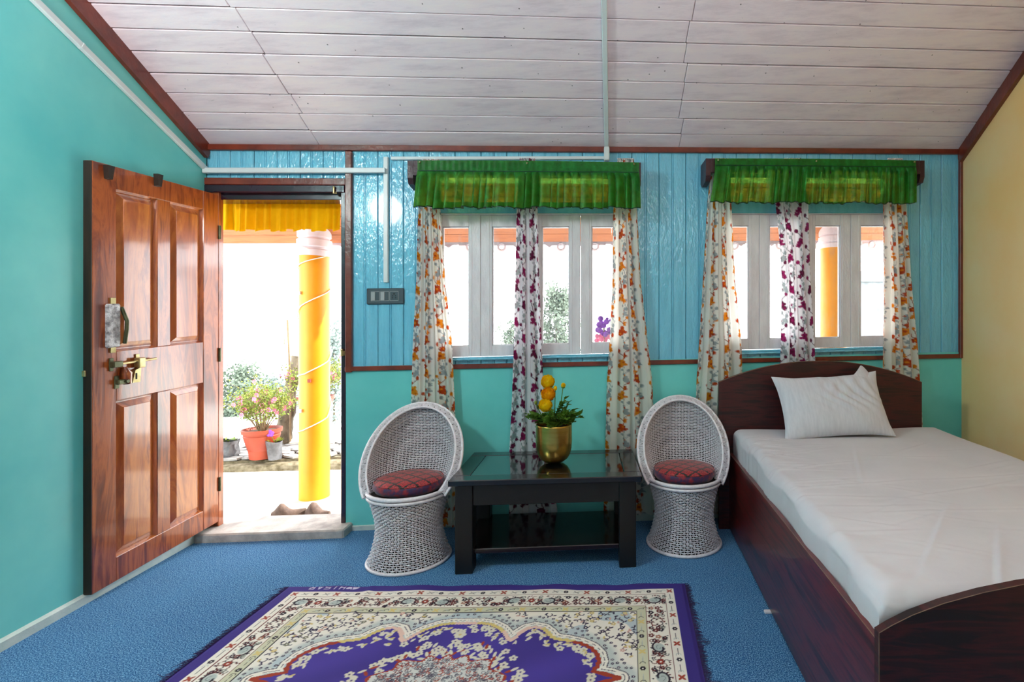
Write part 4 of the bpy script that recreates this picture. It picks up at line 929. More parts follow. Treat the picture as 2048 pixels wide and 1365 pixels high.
def wicker_chair(label, loc, rz_, scale):
    root = thing('wicker_chair', label, 'chair', loc, rz_, 'white wicker tub chairs')
    root.scale = (scale,)*3
    Ns = 64; paths = []; zs_ = np.arange(.014, .350, .0097)
    th = np.linspace(0, 2*PI, Ns*3, endpoint=False); c, s = np.cos(th), np.sin(th)
    for k, z in enumerate(zs_):
        r = prof_r(z)+.0046*np.cos(Ns/2*th+k*PI); z2 = z+.0006*np.sin(5*th+k)
        pts = np.stack([r*c, r*s, z2], 1); nr = np.stack([c, s, 0*c], 1); up = np.stack([0*c, 0*c, 1+0*c], 1); paths.append((pts, nr, up, True))
    V, Q = ring_tubes(paths, .0032, .0021); tag(npmesh('woven_base', V, Q, M_wicker, root), kind='stuff')
    st_ = []
    zz = np.linspace(0, .36, 12)
    for i in range(Ns):
        a = 2*PI*i/Ns; r = prof_r(zz); pts = np.stack([r*math.cos(a), r*math.sin(a), zz], 1)
        st_.append((pts, np.tile([math.cos(a), math.sin(a), 0], (12, 1)), np.tile([-math.sin(a), math.cos(a), 0], (12, 1)), False))
    # back shell in levels
    V0, V1 = .0, .5
    def level(v, n=160):
        xh = .222*math.sqrt(max(1e-6, 1-((v-.2)/.305)**2)); yh = -.085+.6*v; yb = .192+.05*(v/.5)+.045*math.sin(PI*v/.5)
        b = np.linspace(0, PI, n); cb = np.cos(b); x = -xh*np.sign(cb)*np.abs(cb)**.8; y = yh+(yb-yh)*np.sin(b)**.9
        return x, y, .372+.8*v
    rows = []; vv = np.arange(.006, .500, .0120); pit = .0195; stakes = {}
    for k, v in enumerate(vv):
        x, y, z = level(v); d = np.concatenate([[0], np.cumsum(np.hypot(np.diff(x), np.diff(y)))]); w_ = d-d[-1]/2
        n = max(6, int(d[-1]/(pit/4))); ww = np.linspace(w_[0], w_[-1], n); xi = np.interp(ww, w_, x); yi = np.interp(ww, w_, y)
        tx, ty = np.gradient(xi), np.gradient(yi); l_ = np.hypot(tx, ty)+1e-9; nx_, ny_ = -ty/l_, tx/l_
        o = .0046*np.cos(PI*ww/pit+k*PI); pts = np.stack([xi+nx_*o, yi+ny_*o, np.full(n, z)], 1)
        rows.append((pts, np.stack([nx_, ny_, 0*nx_], 1), np.tile([0, .0, 1.], (n, 1)), False))
        for j in range(-26, 27):
            wj = (j)*pit
            if abs(wj) < d[-1]/2: stakes.setdefault(j, []).append((np.interp(wj, ww, xi), np.interp(wj, ww, yi), z))
    V, Q = ring_tubes(rows, .0034, .0021); tag(npmesh('woven_back', V, Q, M_wicker, root), kind='stuff')
    m = MB(); m.lathe([(float(prof_r(z))-.0075, z) for z in np.linspace(.004, .35, 16)], 40); m.v = m.v; m.build('base_shade_liner', M_wickerd, root, True)  # added dark liner so the gaps of the base weave look shaded
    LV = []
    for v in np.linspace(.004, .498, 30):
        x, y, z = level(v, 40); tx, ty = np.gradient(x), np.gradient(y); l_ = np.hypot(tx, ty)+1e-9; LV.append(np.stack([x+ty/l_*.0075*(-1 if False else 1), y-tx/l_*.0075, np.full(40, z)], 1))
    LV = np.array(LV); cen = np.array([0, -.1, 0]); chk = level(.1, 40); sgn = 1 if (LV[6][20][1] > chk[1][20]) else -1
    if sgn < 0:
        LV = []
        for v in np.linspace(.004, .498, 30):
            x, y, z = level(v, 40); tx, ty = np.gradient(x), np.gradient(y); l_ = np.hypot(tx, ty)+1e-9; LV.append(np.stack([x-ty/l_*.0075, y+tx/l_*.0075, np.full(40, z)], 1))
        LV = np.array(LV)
    npmesh('back_shade_liner', LV, gridq(30, 40), M_wickerd, root)  # added dark sheet behind the back weave, in place of gap shade
    for j, p in stakes.items():
        if len(p) < 3: continue
        p = np.array(p); st_.append((p, np.tile([0, 1., 0], (len(p), 1)), np.tile([1., 0, 0], (len(p), 1)), False))
    V, Q = ring_tubes(st_, .0020, .0014); tag(npmesh('stake', V, Q, M_wicker, root), kind='stuff')
    # hoop: inner and outer canes, wrapped band between
    def hoop(dr, back, n=90, a0=-.68, a1=PI+.68):
        out = []
        for t in np.linspace(a0, a1, n):
            v = .2+(.305+dr)*math.sin(t); x = (.226+dr)*math.cos(t); out.append(Vector((x, -.085+.6*v+back*.55, .372+.8*v-back*.45)))
        return out
    hi, ho = hoop(0, 0), hoop(.034, .018)
    m = MB(); m.tube(hi, .0068, 8); m.build('inner_hoop', M_wicker, root, True)
    m = MB(); m.tube(ho, .0085, 8); m.build('outer_hoop', M_wicker, root, True)
    hi2, ho2 = hoop(0, 0, 230), hoop(.034, .018, 230); hm = hoop(.017, .006, 230); m = MB(); nrm = Vector((0, -.8, .6)).normalized()
    for i in range(1, 229):
        up = (i//4) % 2; a, c_, b = hi2[i], hm[i], ho2[i]
        l1 = .0085 if up else .0012; l2 = .0012 if up else .0085
        m.tube([a+nrm*.004, a.lerp(c_, .6)+nrm*l1, c_.lerp(b, .45)+nrm*l2, b+nrm*.004], .0024, 5, cap=False)
    tag(m.build('wrapped_band', M_wicker, root, True), kind='stuff')
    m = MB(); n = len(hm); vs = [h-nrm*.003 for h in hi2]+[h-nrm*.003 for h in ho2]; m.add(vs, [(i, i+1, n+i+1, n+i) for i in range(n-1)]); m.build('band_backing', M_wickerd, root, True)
    cir = lambda r, z, n=64: [(r*math.cos(2*PI*i/n), r*math.sin(2*PI*i/n), z) for i in range(n)]
    m = MB(); m.tube(cir(.203, .376), .0105, 10, True); m.build('seat_rim', M_wicker, root, True)
    m = MB(); m.tube(cir(.203, .355), .0085, 10, True); m.build('lower_rim', M_wicker, root, True)
    m = MB(); m.tube(cir(.207, .008), .0075, 8, True); m.build('foot_ring', M_wicker, root, True)
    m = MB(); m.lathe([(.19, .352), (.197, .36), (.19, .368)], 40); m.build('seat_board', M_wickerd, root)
    return root
def cushion(label, loc, rz_, sc=1):
    t = thing('seat_cushion', label, 'cushion', loc, rz_, 'red brocade seat cushions'); m = MB()
    m.lathe([(.001, 0), (.14, .0), (.165, .008), (.178, .03), (.174, .05), (.160, .064), (.12, .073), (.05, .077), (.001, .077)], 48); c = m.build('cover', M_cush, t, 2.5)
    m = MB(); m.tube([(.1705*math.cos(a), .1705*math.sin(a), .057) for a in np.linspace(0, 2*PI, 49)[:-1]], .0028, 6, True); m.build('piping', M_cush, t, True); t.scale = (sc,)*3
wc1 = (-1.165, 2.645, 0); wc2 = (.306, 2.84, 0)
wicker_chair('white wicker tub chair on the left, between the open doorway and the table', wc1, .10, .985)
wicker_chair('white wicker tub chair between the table and the bed', wc2, .0, 1.0)
cushion('round red brocade cushion on the left wicker chair', (wc1[0]+.004, wc1[1]-.012, .368), .25, .98)
cushion('round red brocade cushion on the wicker chair next to the bed', (wc2[0], wc2[1]-.012, .370), .05, .98)

# ------------------------------------------------------------------ table
TA = .085; to = Vector((-.8627, 2.462, 0)); M_blackm = wood('near_black_frame', [(.3, (3, 2, 2)), (.6, (8, 5, 5)), (.8, (5, 3, 3))], (3, 12, 3), 2, .45, .0, 0)
tb = thing('coffee_table', 'near-black wooden coffee table with inset top and lower shelf', 'table', to, TA)
TW, TD, TH = .897, .52, .470
m = MB(); b0, b1 = -.028, TW+.028; d0, d1 = -.022, TD+.02
fw = .085
for x0, y0, x1, y1 in ((b0, d0, b1, d0+fw), (b0, d1-fw, b1, d1), (b0, d0+fw, b0+fw, d1-fw), (b1-fw, d0+fw, b1, d1-fw)): m.box(x0, y0, TH-.03, x1, y1, TH, .004)
m.build('top_frame', M_black, tb)
M_tpan = paint('dark_glass_panel', (10, 12, 14), (16, 18, 20), .05, bst=0, coat=1)
m = MB(); m.box(b0+fw+.003, d0+fw+.003, TH-.02, b1-fw-.003, d1-fw-.003, TH-.0015, .0015); m.build('inset_panel', M_tpan, tb)
for x, y in ((0, 0), (TW-.085, 0), (0, TD-.085), (TW-.085, TD-.085)):
    m = MB(); m.box(x, y, 0, x+.085, y+.085, TH-.03, .003); m.build('leg', M_blackm, tb)
for x0, y0, x1, y1 in ((.085, .008, TW-.085, .026), (.085, TD-.026, TW-.085, TD-.008), (.008, .085, .026, TD-.085), (TW-.026, .085, TW-.008, TD-.085)):
    m = MB(); m.box(x0, y0, TH-.135, x1, y1, TH-.03, .002); m.build('apron', M_blackm, tb)
m = MB(); m.box(.02, .03, .085, TW-.02, TD-.02, .11, .003); m.build('lower_shelf', M_black, tb)

# planter with flowers
vc = Pz(1108, 925, .470); vc = Vector((vc.x, vc.y+.0, .470))
vz = thing('brass_planter', 'brushed brass round-bottomed planter on the coffee table', 'planter', vc)
RP = .099
pf = [(.001, 0), (.03, .001), (.055, .008), (.076, .024), (.090, .048), (.0975, .08), (.1, .12), (RP, .205), (RP, .212), (RP-.004, .213), (RP-.005, .205), (RP-.006, .15)]
m = MB(); m.lathe(pf, 56); m.build('pot_body', M_gold, vz, 1.5)
m = MB(); m.lathe([(.001, .196), (.05, .197), (RP-.007, .19), (RP-.007, .185)], 24); m.build('soil', M_soil, vz, True)
fp = thing('ranunculus_plant', 'yellow ranunculus with ferny green leaves growing in the brass planter', 'flowering plant', vc+Vector((0, 0, .197)))
def leafmesh():
    pts = []; m_ = MB()
    outline = [(0, 0), (.006, .004), (.009, .012), (.018, .014), (.012, .020), (.017, .028), (.008, .027), (.005, .036), (0, .044)]
    full = outline+[(-x, y) for x, y in outline[-2:0:-1]]
    vs = [(x, y, .18*abs(x)+.003*math.sin(y*120)-(y*y)*5) for x, y in full]; c = (0, .016, -.002)
    m_.add(vs+[c], [(i, (i+1) % len(full), len(full)) for i in range(len(full))]); return m_.mesh('leaf', M_leaf, True)
lm = leafmesh(); r = random.Random(11)
heads = [(1095.6, 764, .038, 0), (1096.5, 789, .039, 1), (1091, 811, .037, 0), (1126.5, 771, .016, 2), (1110.6, 777, .011, 3), (1071.5, 806, .009, 3)]
Yv = vc.y
for i, (px, py, rad, kind) in enumerate(heads):
    yy = Yv-.02 if kind < 2 else Yv+.01
    if i == 2: yy = Yv-.055
    if i == 0: yy = Yv+.01
    h = P(px, py, yy)-fp.location
    m = MB(); m.tube([(h.x*.2, h.y*.2, -.01), (h.x*.7, h.y*.5, h.z*.5), (h.x, h.y, h.z-rad*.3)], [.003, .0028, .0024], 6); m.build('stem', M_leaf, fp, True)
    hd = bpy.data.objects.new('flower_head', None); COL.objects.link(hd); hd.parent = fp; hd.location = h; hd.empty_display_size = .02
    m = MB()
    if kind < 3:
        m.ball((0, 0, 0), rad*.5, 10); nr_ = 5 if kind < 2 else 3
        for ring in range(nr_):
            ph_ = .35+ring*.42; n_ = 5+ring*2
            for k_ in range(n_):
                a = 2*PI*k_/n_+ring*.5+r.uniform(-.15, .15); el = ph_+r.uniform(-.06, .06); R_ = rad*(.62+.09*ring)
                n3 = Vector((math.sin(el)*math.cos(a), -math.cos(el)*.85, math.sin(el)*math.sin(a)+.45*math.cos(el))).normalized()
                t1 = n3.orthogonal().normalized(); t1 = Vector((0, -1, .3)).cross(n3).normalized(); t2 = n3.cross(t1); vs = []
                for g_ in range(5):
                    for q_ in range(5):
                        uu, vv2 = (g_/4-.5)*2, (q_/4-.5)*2; sc_ = rad*.42; e2 = 1-.28*abs(uu)**2*(vv2 > 0)
                        vs.append(n3*(R_-.35*sc_*(uu*uu+.6*vv2*vv2)+.15*sc_*(vv2 > .6)+r.uniform(-.0016, .0016))+t1*sc_*uu*e2+t2*sc_*vv2)
                m.add(vs, [(g_*5+q_, g_*5+q_+1, (g_+1)*5+q_+1, (g_+1)*5+q_) for g_ in range(4) for q_ in range(4)])
        m.build('petal', M_petalo if i == 1 else M_petal, hd, True)['kind'] = 'stuff'
        if kind == 2: m = MB(); m.ball((0, 0, -.012), .011, 8, (1, 1, .6)); m.build('calyx', M_leaf, hd, True)
    else:
        m.ball((0, 0, 0), rad, 8, (1, 1, 1.3)); m.build('bud', M_petal if i == 4 else M_bush, hd, True)
nl = 0
for k_ in range(46):
    a = r.uniform(0, 2*PI); ln = r.uniform(.05, .13); up = r.uniform(.15, 1.1); d_ = Vector((math.cos(a), math.sin(a)*.8, up)).normalized()
    p0 = Vector((math.cos(a)*.03*r.random(), math.sin(a)*.03*r.random(), 0)); p1 = p0+d_*ln; pm_ = p0+d_*ln*.5+Vector((0, 0, .015))
    if k_ < 5: p1 = p0+Vector((r.uniform(.09, .135), r.uniform(-.03, .03), r.uniform(.05, .085)))
    elif k_ < 9: p1 = p0+Vector((-r.uniform(.10, .155), r.uniform(-.03, .03), r.uniform(.035, .075)))
    elif k_ < 13: p1 = p0+Vector((r.uniform(.03, .08), r.uniform(-.03, .03), r.uniform(.11, .15)))
    pm_ = (p0+p1)/2+Vector((0, 0, .015))
    m = MB(); m.tube([p0, pm_, p1], .0016, 5); m.build('stem', M_leaf, fp, True)
    for j in range(7):
        t_ = .35+.65*j/6; q_ = p0.lerp(pm_, t_*2) if t_ < .5 else pm_.lerp(p1, t_*2-1)
        o = bpy.data.objects.new('leaf', lm); COL.objects.link(o); o.parent = fp; o.location = q_
        o.rotation_euler = (r.uniform(.2, 1.3), r.uniform(-.5, .5), math.atan2(p1.y-p0.y, p1.x-p0.x)-PI/2+r.uniform(-1.2, 1.2)); o.scale = (r.uniform(.7, 1.05),)*3

# ------------------------------------------------------------------ bed
BX0, BX1, BY0, BY1 = .598, 1.86, 1.20, 3.02
bed = thing('bed', 'dark maroon laminate double bed with arched headboard and footboard', 'bed', (BX0, BY0, 0))
m = MB(); m.box(0, .022, .012, .02, BY1-BY0, .4615, .001); m.build('side_panel', M_maroonside, bed)
m = MB(); m.box(BX1-BX0-.02, .022, .012, BX1-BX0, BY1-BY0, .4615, .001); m.build('side_panel', M_maroonside, bed)
M_gilt = paint('worn_tan_edge', (104, 78, 62), (140, 108, 86), .5, 30, bst=0)
m = MB(); m.box(-.0005, .022, .4605, .0015, BY1-BY0, .4622); m.build('edge_band', M_gilt, bed); m = MB(); m.box(-.0008, -.0006, .01, .0008, .0008, .485); m.build('edge_band', M_gilt, bed)
m = MB(); m.box(.02, .03, .25, BX1-BX0-.02, BY1-BY0-.01, .27); m.build('bed_base', M_maroonwood, bed)
def arch(pts, x0, x1, n=40):
    xs_, zs_ = zip(*pts); out = []
    for i in range(n+1):
        x = x0+(x1-x0)*i/n; out.append((x, float(np.interp(x, xs_, zs_))))
    return out
hw = 1.225; hx0 = .538-BX0
hp = [(hx0+hw*(.5+.5*s_), .888+.128*(1-abs(s_)**2.1)) for s_ in np.linspace(-1, 1, 41)]
m = MB(); m.prism([(hx0, .0)]+hp+[(hx0+hw, .0)], BY1-BY0+.0, BY1-BY0+.028); m.build('headboard', M_maroonwood, bed)
m = MB(); m.tube([(x, BY1-BY0+.0005, z) for x, z in hp], .0018, 5); m.build('edge_band', M_gilt, bed)
fpnt = [(0, .485), (.03, .503), (.08, .528), (.155, .556), (.25, .582), (.348, .602), (.5, .622), (.631, .628), (.762, .622), (.914, .602), (1.107, .556), (1.182, .528), (1.262, .485)]
m = MB(); m.prism([(0, .0)]+fpnt+[(1.262, .0)], 0, .024); m.build('footboard', M_maroonwood, bed)
m = MB(); m.tube([(x, .0005, z) for x, z in fpnt], .0010, 5); m.build('edge_band', M_gilt, bed)
q = Pz(1530, 1222, .012); m = MB(); m.box(q.x-.003-BX0, q.y-BY0-.008, 0, q.x+.03-BX0, q.y-BY0+.012, .012, .003); m.build('foot_pad', M_white, bed, label='small white foot pad peeking from under the side panel')
# mattress under its sheet
def make_mattress():
    xa_, xb_, ya, yb = .618, 1.845, 1.235, 3.012; rx = .05; nx, ny = 190, 250
    # cross-section arclength param: side up, round, top, round, side down
    sx = np.linspace(-1, 1, nx); sy = np.linspace(-1, 1, ny)
    def fold(t, half, r_, drop):
        L = half-r_+r_*PI/2+drop; s = t*L; a = np.abs(s); flat = half-r_
        x = np.where(a < flat, a, np.where(a < flat+r_*PI/2, flat+r_*np.sin(np.clip((a-flat)/r_, 0, PI/2)), half))
        d = np.where(a < flat, 0, np.where(a < flat+r_*PI/2, r_*(1-np.cos(np.clip((a-flat)/r_, 0, PI/2))), r_+(a-flat-r_*PI/2)))
        return np.sign(s)*x, d
    hx, hy = (xb_-xa_)/2, (yb-ya)/2; fx, dx = fold(sx, hx, rx, .14); fy_, dy = fold(sy, hy, rx, .14)
    X = np.repeat(fx[None], ny, 0)+(xa_+xb_)/2; Y = np.repeat(fy_[:, None], nx, 1)+(ya+yb)/2
    Dp = np.maximum(dx[None, :], dy[:, None])+.35*np.minimum(dx[None, :], dy[:, None])*0
    both = (dx[None, :] > 0) & (dy[:, None] > 0)
    Dp = np.where(both, np.minimum(np.hypot(dx[None, :], dy[:, None]), np.maximum(dx[None, :], dy[:, None])+.02), Dp)
    Zt = .565+.05*(Y-ya)/(yb-ya)+.012*np.exp(-((X-1.75)/.2)**2)*(Y > 2)
    Z = Zt-Dp
    # pinch the corner columns
    # creases
    dl = X-xa_; w_ = np.exp(-(dl/.16)**2)
    cre = w_*(.5+.5*np.sin(5*Y+1))*(.0034*np.sin(34*Y+26*X+5*np.sin(3.1*Y))+.0016*np.sin(71*Y-30*X+4*np.sin(5*Y)))
    cre += .0022*np.sin(9*Y-5*X+2*np.sin(4*X))*np.sin(5*X+2*Y)
    rc = random.Random(4); extra = [(rc.uniform(.70, .86), 1.45+i*.105+rc.uniform(-.03, .03), rc.uniform(-.45, .15), rc.uniform(.07, .16), rc.uniform(.003, .007)) for i in range(14)]+[(rc.uniform(.9, 1.7), rc.uniform(1.4, 2.7), rc.uniform(-.6, .6), rc.uniform(.05, .15), rc.uniform(.0015, .003)) for i in range(16)]
    for (x0, y0, a, l_, h_) in tuple(extra)+((1.25, 1.75, .05, .35, .005), (1.3, 1.95, .3, .25, .004), (.95, 1.55, .9, .3, .005), (1.6, 2.1, .1, .3, .004), (1.05, 2.3, 1.2, .3, .003), (.85, 2.0, .2, .22, .006), (.8, 2.25, .3, .22, .006), (.78, 2.45, .4, .2, .006), (1.0, 1.35, .95, .3, .006)):
        c, s = math.cos(a), math.sin(a); p = (X-x0)*c+(Y-y0)*s; q_ = -(X-x0)*s+(Y-y0)*c; cre += h_*np.exp(-(p/l_)**2-(q_/.008)**2)-h_*.6*np.exp(-(p/l_)**2-((q_-.014)/.01)**2)
    Z = Z+cre*(Dp < .03)
    X = X-cre*.8*((dx[None, :] > .02) & (X < 1.2)); X = X+.006*np.sin(13*Y+1)*((dx[None, :] > .04) & (X < 1.2))
    o0 = Vector(((xa_+xb_)/2, (ya+yb)/2, .27)); V = np.stack([X-o0.x, Y-o0.y, np.maximum(Z, .40)-o0.z], -1)
    t = thing('mattress', 'mattress under a creased white fitted sheet on the maroon bed', 'mattress', o0)
    npmesh('fitted_sheet', V, gridq(ny, nx), M_sheet, t)
    m = MB(); m.box(xa_+.01-o0.x, ya+.01-o0.y, 0, xb_-.01-o0.x, yb-.01-o0.y, .2, .02); m.build('core', M_sheet, t)
make_mattress()
def make_pillow():
    n = 90; u_ = np.linspace(-1, 1, n); X, Yv_ = np.meshgrid(u_, u_); a, b, h = .305, .188, .078
    px = 1-.10*(1-Yv_**2)**1; py_ = 1-.12*(1-X**2)
    ears = 1.0
    xx = X*a*(1-.06*(1-Yv_**2)); yy = Yv_*b*(1-.08*(1-X**2))
    th = h*((1-np.abs(X)**2.6)*(1-np.abs(Yv_)**2.6))**.55
    wr = .006*np.sin(26*X+14*Yv_+2*np.sin(5*Yv_))*np.exp(-((X-.35)**2+(Yv_-.3)**2)*3)+.004*np.sin(18*X-9*Yv_)*np.exp(-((X-.1)**2+(Yv_-.6)**2)*4)+.003*np.sin(9*X+4*Yv_)
    top_ = th+wr*(th > .01); bot = -th*.8
    fl = .022*np.clip((np.abs(X)+np.abs(Yv_)-1.6)/.4, 0, 1)
    V = np.concatenate([np.stack([xx*(1+fl), yy*(1+fl*2), top_], -1).reshape(-1, 3), np.stack([xx*(1+fl), yy*(1+fl*2), bot-.001], -1).reshape(-1, 3)]); Q = np.concatenate([gridq(n, n), gridq(n, n, off=n*n)[:, ::-1]])
    o = npmesh('pillow', V, Q, M_pillow); return o
pil = make_pillow()
pc = P(1664, 812, 2.84); pil.location = pc+Vector((0, .0, 0)); pil.rotation_euler = (math.radians(62), math.radians(-3), math.radians(2))
tag(pil, 'white pillow in a striped cotton case leaning against the headboard', 'pillow')
# right top ear of pillow case
q = [Vector((.315, .16, .01)), Vector((.20, .235, .01)), Vector((.30, .33, -.01)), Vector((.318, .335, -.01)), Vector((.345, .22, .0))]
m = MB(); m.add([(.10, .13, .04), (.17, .178, .034), (.215, .225, .016), (.238, .246, .0), (.262, .19, .012), (.298, .10, .012), (.21, .09, .055)], [(0, 1, 6), (1, 2, 4, 6), (2, 3, 4), (6, 4, 5)])
e_ = m.build('case_flap', M_pillow, pil, True); sm = e_.modifiers.new('s', 'SOLIDIFY'); sm.thickness = .003; ss = e_.modifiers.new('d', 'SUBSURF'); ss.levels = ss.render_levels = 2
# little white cable behind the right chair
q = Pz(1446, 1050, .01); m = MB(); m.tube([(-.012, .05, .12), (-.008, .03, .06), (0, 0, .006), (.012, -.02, .005)], .004, 6); tag(m.build('loose_cable', M_cable, loc=(q.x, q.y, 0), smooth=True), 'short white cable end on the carpet between the wicker chair and the bed', 'cable')

# ------------------------------------------------------------------ porch and outdoors
PZ = -.05
pf_ = thing('porch_floor', None, None, (0, 3.2, PZ), 0, kind='structure')
m = MB(); vs = [wpt(-3, -.12, 0), wpt(6.5, -.12, 0), wpt(6.5, -1.52, 0), wpt(-3, -1.52, 0)]
m.add([Vector((v.x, v.y-3.2, z)) for z in (0, -.15) for v in vs], [(0, 1, 2, 3), (7, 6, 5, 4), (0, 4, 5, 1), (1, 5, 6, 2), (2, 6, 7, 3), (3, 7, 4, 0)]); m.build('slab', M_porch, pf_)
kb = thing('kerb', 'mossy low kerb along the porch edge, under the potted plants', 'kerb', (-3, 4.5, PZ))
def kerbp(px0, py0, z): v = Pz(px0, py0, z); return v
m = MB(); a, b = Pz(440, 938, PZ), Pz(690, 926, PZ); dk = (b-a).normalized(); nk = Vector((-dk.y, dk.x, 0)); a = a-dk*3; b = b+dk*6
n = 60; vs = []
for i in range(n+1):
    p = a.lerp(b, i/n)
    for o, z in ((0, PZ-.1), (0, PZ+.045), (.02, PZ+.06), (.14, PZ+.06), (.14, PZ-.1)):
        vs.append(p+nk*(o+random.uniform(-.006, .006))+Vector((0, 0, z+random.uniform(-.004, .004)))-kb.location)
m.add(vs, [(i*5+k_, i*5+k_+1, (i+1)*5+k_+1, (i+1)*5+k_) for i in range(n) for k_ in range(4)]); m.build('stone_edge', M_kerb, kb, True)
pv = thing('garden_paving', None, None, (-3, 4.7, 0), kind='structure')
r = random.Random(3)
k0 = Pz(440, 938, PZ); sl_meshes = []
for v in range(5):
    mb = MB(); n_ = 6; pts = [(.095*math.cos(2*PI*i/n_+.3)*r.uniform(.8, 1.15), .06*math.sin(2*PI*i/n_+.3)*r.uniform(.8, 1.15)) for i in range(n_)]; mb.prism(pts, 0, .018, 'z'); sl_meshes.append(mb.mesh('slate', M_slate))
for i in range(-4, 24):
    for j in range(5):
        p = k0+dk*(i*.165+(.08 if j % 2 else 0))+nk*(.18+j*.105); o = link('slate', sl_meshes[r.randrange(5)], pv); o.location = Vector((p.x, p.y, PZ+.035+j*.003+r.uniform(0, .008)))-pv.location; o.rotation_euler = (r.uniform(-.08, .08), r.uniform(-.08, .08), r.uniform(-.4, .4))
m = MB(); a2 = k0-dk*4+nk*.12; b2 = k0+dk*8+nk*.12; m.add([Vector((v.x, v.y, z))-pv.location for z in (PZ+.03, PZ-.12) for v in (a2, b2, b2+nk*.75, a2+nk*.75)], [(0, 1, 2, 3), (7, 6, 5, 4), (0, 4, 5, 1), (1, 5, 6, 2), (2, 6, 7, 3), (3, 7, 4, 0)]); m.build('bed', M_kerb, pv)
m = MB(); m.box(-40, 5.6, -3.2, 40, 60, -3.0); tag(m.build('ground', M_field), kind='structure')
# pillars
def pillar(label, px, Y, zc_py0, zc_py1, rad=.1):
    x = (px-PX)/F*Y; t = thing('pillar', label, 'pillar', (x, Y, PZ), AL, 'yellow porch pillars')
    z0 = CH+(PY-zc_py1)/F*Y-PZ; z1 = CH+(PY-zc_py0)/F*Y-PZ
    m = MB(); m.lathe([(rad, 0), (rad, z0)], 40); m.build('shaft', M_pillar, t, 1.0)
    m = MB(); h = z1-z0; m.lathe([(rad*1.1, z0), (rad*1.12, z0+.22*h), (rad*.98, z0+.26*h), (rad*.98, z0+.32*h), (rad*1.14, z0+.36*h), (rad*1.14, z0+.62*h), (rad*1.0, z0+.66*h), (rad*1.0, z0+.70*h), (rad*1.1, z0+.74*h), (rad*1.14, z0+h+.12), (rad*1.14, z0+h+.14)], 40); m.build('capital', M_capital, t, .6)
    return t, x
p1, x1_ = pillar('yellow porch pillar wound with white cable, seen through the doorway', 629, 3.74, 462, 514)
p2, x2_ = pillar('yellow porch pillar seen through the right window', 1666, 4.09, 462, 498)
m = MB(); cab = thing('string_light_cable', 'thin white string-light cable spiralling down the yellow pillar at the doorway', 'cable', (x1_, 3.74, PZ))
pts = []; zz = [(1.86, -1.9), (1.80, -.2), (1.70, -2.9), (1.60, -5.2), (1.52, -6.6), (1.42, -8.3), (1.31, -9.3), (1.16, -7.6+-3.6), (1.02, -12.6), (.93, -14.2), (.90, -15.5), (.80, -17.5), (.60, -19.0), (.52, -20.6), (.48, -21.9), (.40, -24)]
for (z_, a_), (z2, a2_) in zip(zz, zz[1:]):
    for k_ in range(8): f_ = k_/8; an = a_+(a2_-a_)*f_; pts.append((.106*math.cos(an), .106*math.sin(an), z_+(z2-z_)*f_))
m.tube(pts, .0042, 5); m.build('wire', M_cable, cab, True)
for (a_, z_) in ((-2.0, 1.52), (-1.3, .88), (-1.9, .66)):
    mm = MB(); mm.box(-.01, -.008, -.012, .01, .008, .012, .002); o = mm.build('cable_clip', M_cable if z_ != .88 else M_terra, cab); o.location = (.112*math.cos(a_), .112*math.sin(a_), z_)
# porch roof boards, wall-frame, sloping down outwards
zr = ZW(560, 489, -.93)
pr_ = Wall('porch_roof', None, None, 0, -.13, 0, kind='structure'); s_ = .47
zin = zr+s_*.80
nb = 8
for i in range(nb):
    o0_, o1_ = .13+i*.1, .13+(i+1)*.1-.009; mb = MB(); z0_, z1_ = zin-s_*(o0_-.13), zin-s_*(o1_-.13)
    dj = random.uniform(0, .004)
    mb.add([(u_, -o_, z_+dz_+dj) for u_ in (-2.2, 5.6) for o_, z_, dz_ in ((o0_, z0_, 0), (o1_, z1_, 0), (o1_, z1_, .02), (o0_, z0_, .02))], [(0, 1, 2, 3), (7, 6, 5, 4), (0, 4, 5, 1), (1, 5, 6, 2), (2, 6, 7, 3), (3, 7, 4, 0)])
    pr_.part(mb, 'plank', M_porchw)
mb = MB(); mb.add([(u_, -o_, z_) for u_ in (-2.3, 5.7) for o_, z_ in ((.12, zin+.03), (.96, zr+.01), (.96, zr+.05), (.12, zin+.07))], [(0, 1, 2, 3), (7, 6, 5, 4), (0, 4, 5, 1), (1, 5, 6, 2), (2, 6, 7, 3), (3, 7, 4, 0)]); pr_.part(mb, 'roof_sheet', M_doore)
mb = MB(); poly = [(-2.2, zr+.03)]; u_ = -2.2
while u_ < 5.6: poly += [(u_, zr-.006), (u_+.115, zr-.010), (u_+.15, zr-.034), (u_+.185, zr-.010)]; u_ += .265
poly += [(u_, zr-.006), (u_, zr+.03)]
nn = len(poly); vs = [(p[0], -.945, p[1]) for p in poly]+[(p[0], -.955, p[1]) for p in poly]
mb.add(vs, [tuple(range(nn)), tuple(range(2*nn-1, nn-1, -1))]+[(i, i+nn, (i+1) % nn+nn, (i+1) % nn) for i in range(nn)]); pr_.part(mb, 'fascia_board', M_capital)
for px in (880, 940, 1003, 1122, 1190, 1470, 1560, 1638, 1745):
    uu_ = U(px, -.94); mb = MB(); mb.tube([(uu_+.028*math.cos(a), -.95, zr-.028+.028*math.sin(a)) for a in np.linspace(0, 2*PI, 17)[:-1]], .011, 6, True); mb.box(uu_-.09, -.955, zr-.018, uu_+.09, -.945, zr-.002, .002); pr_.part(mb, 'fretwork_ring', M_capital, True)
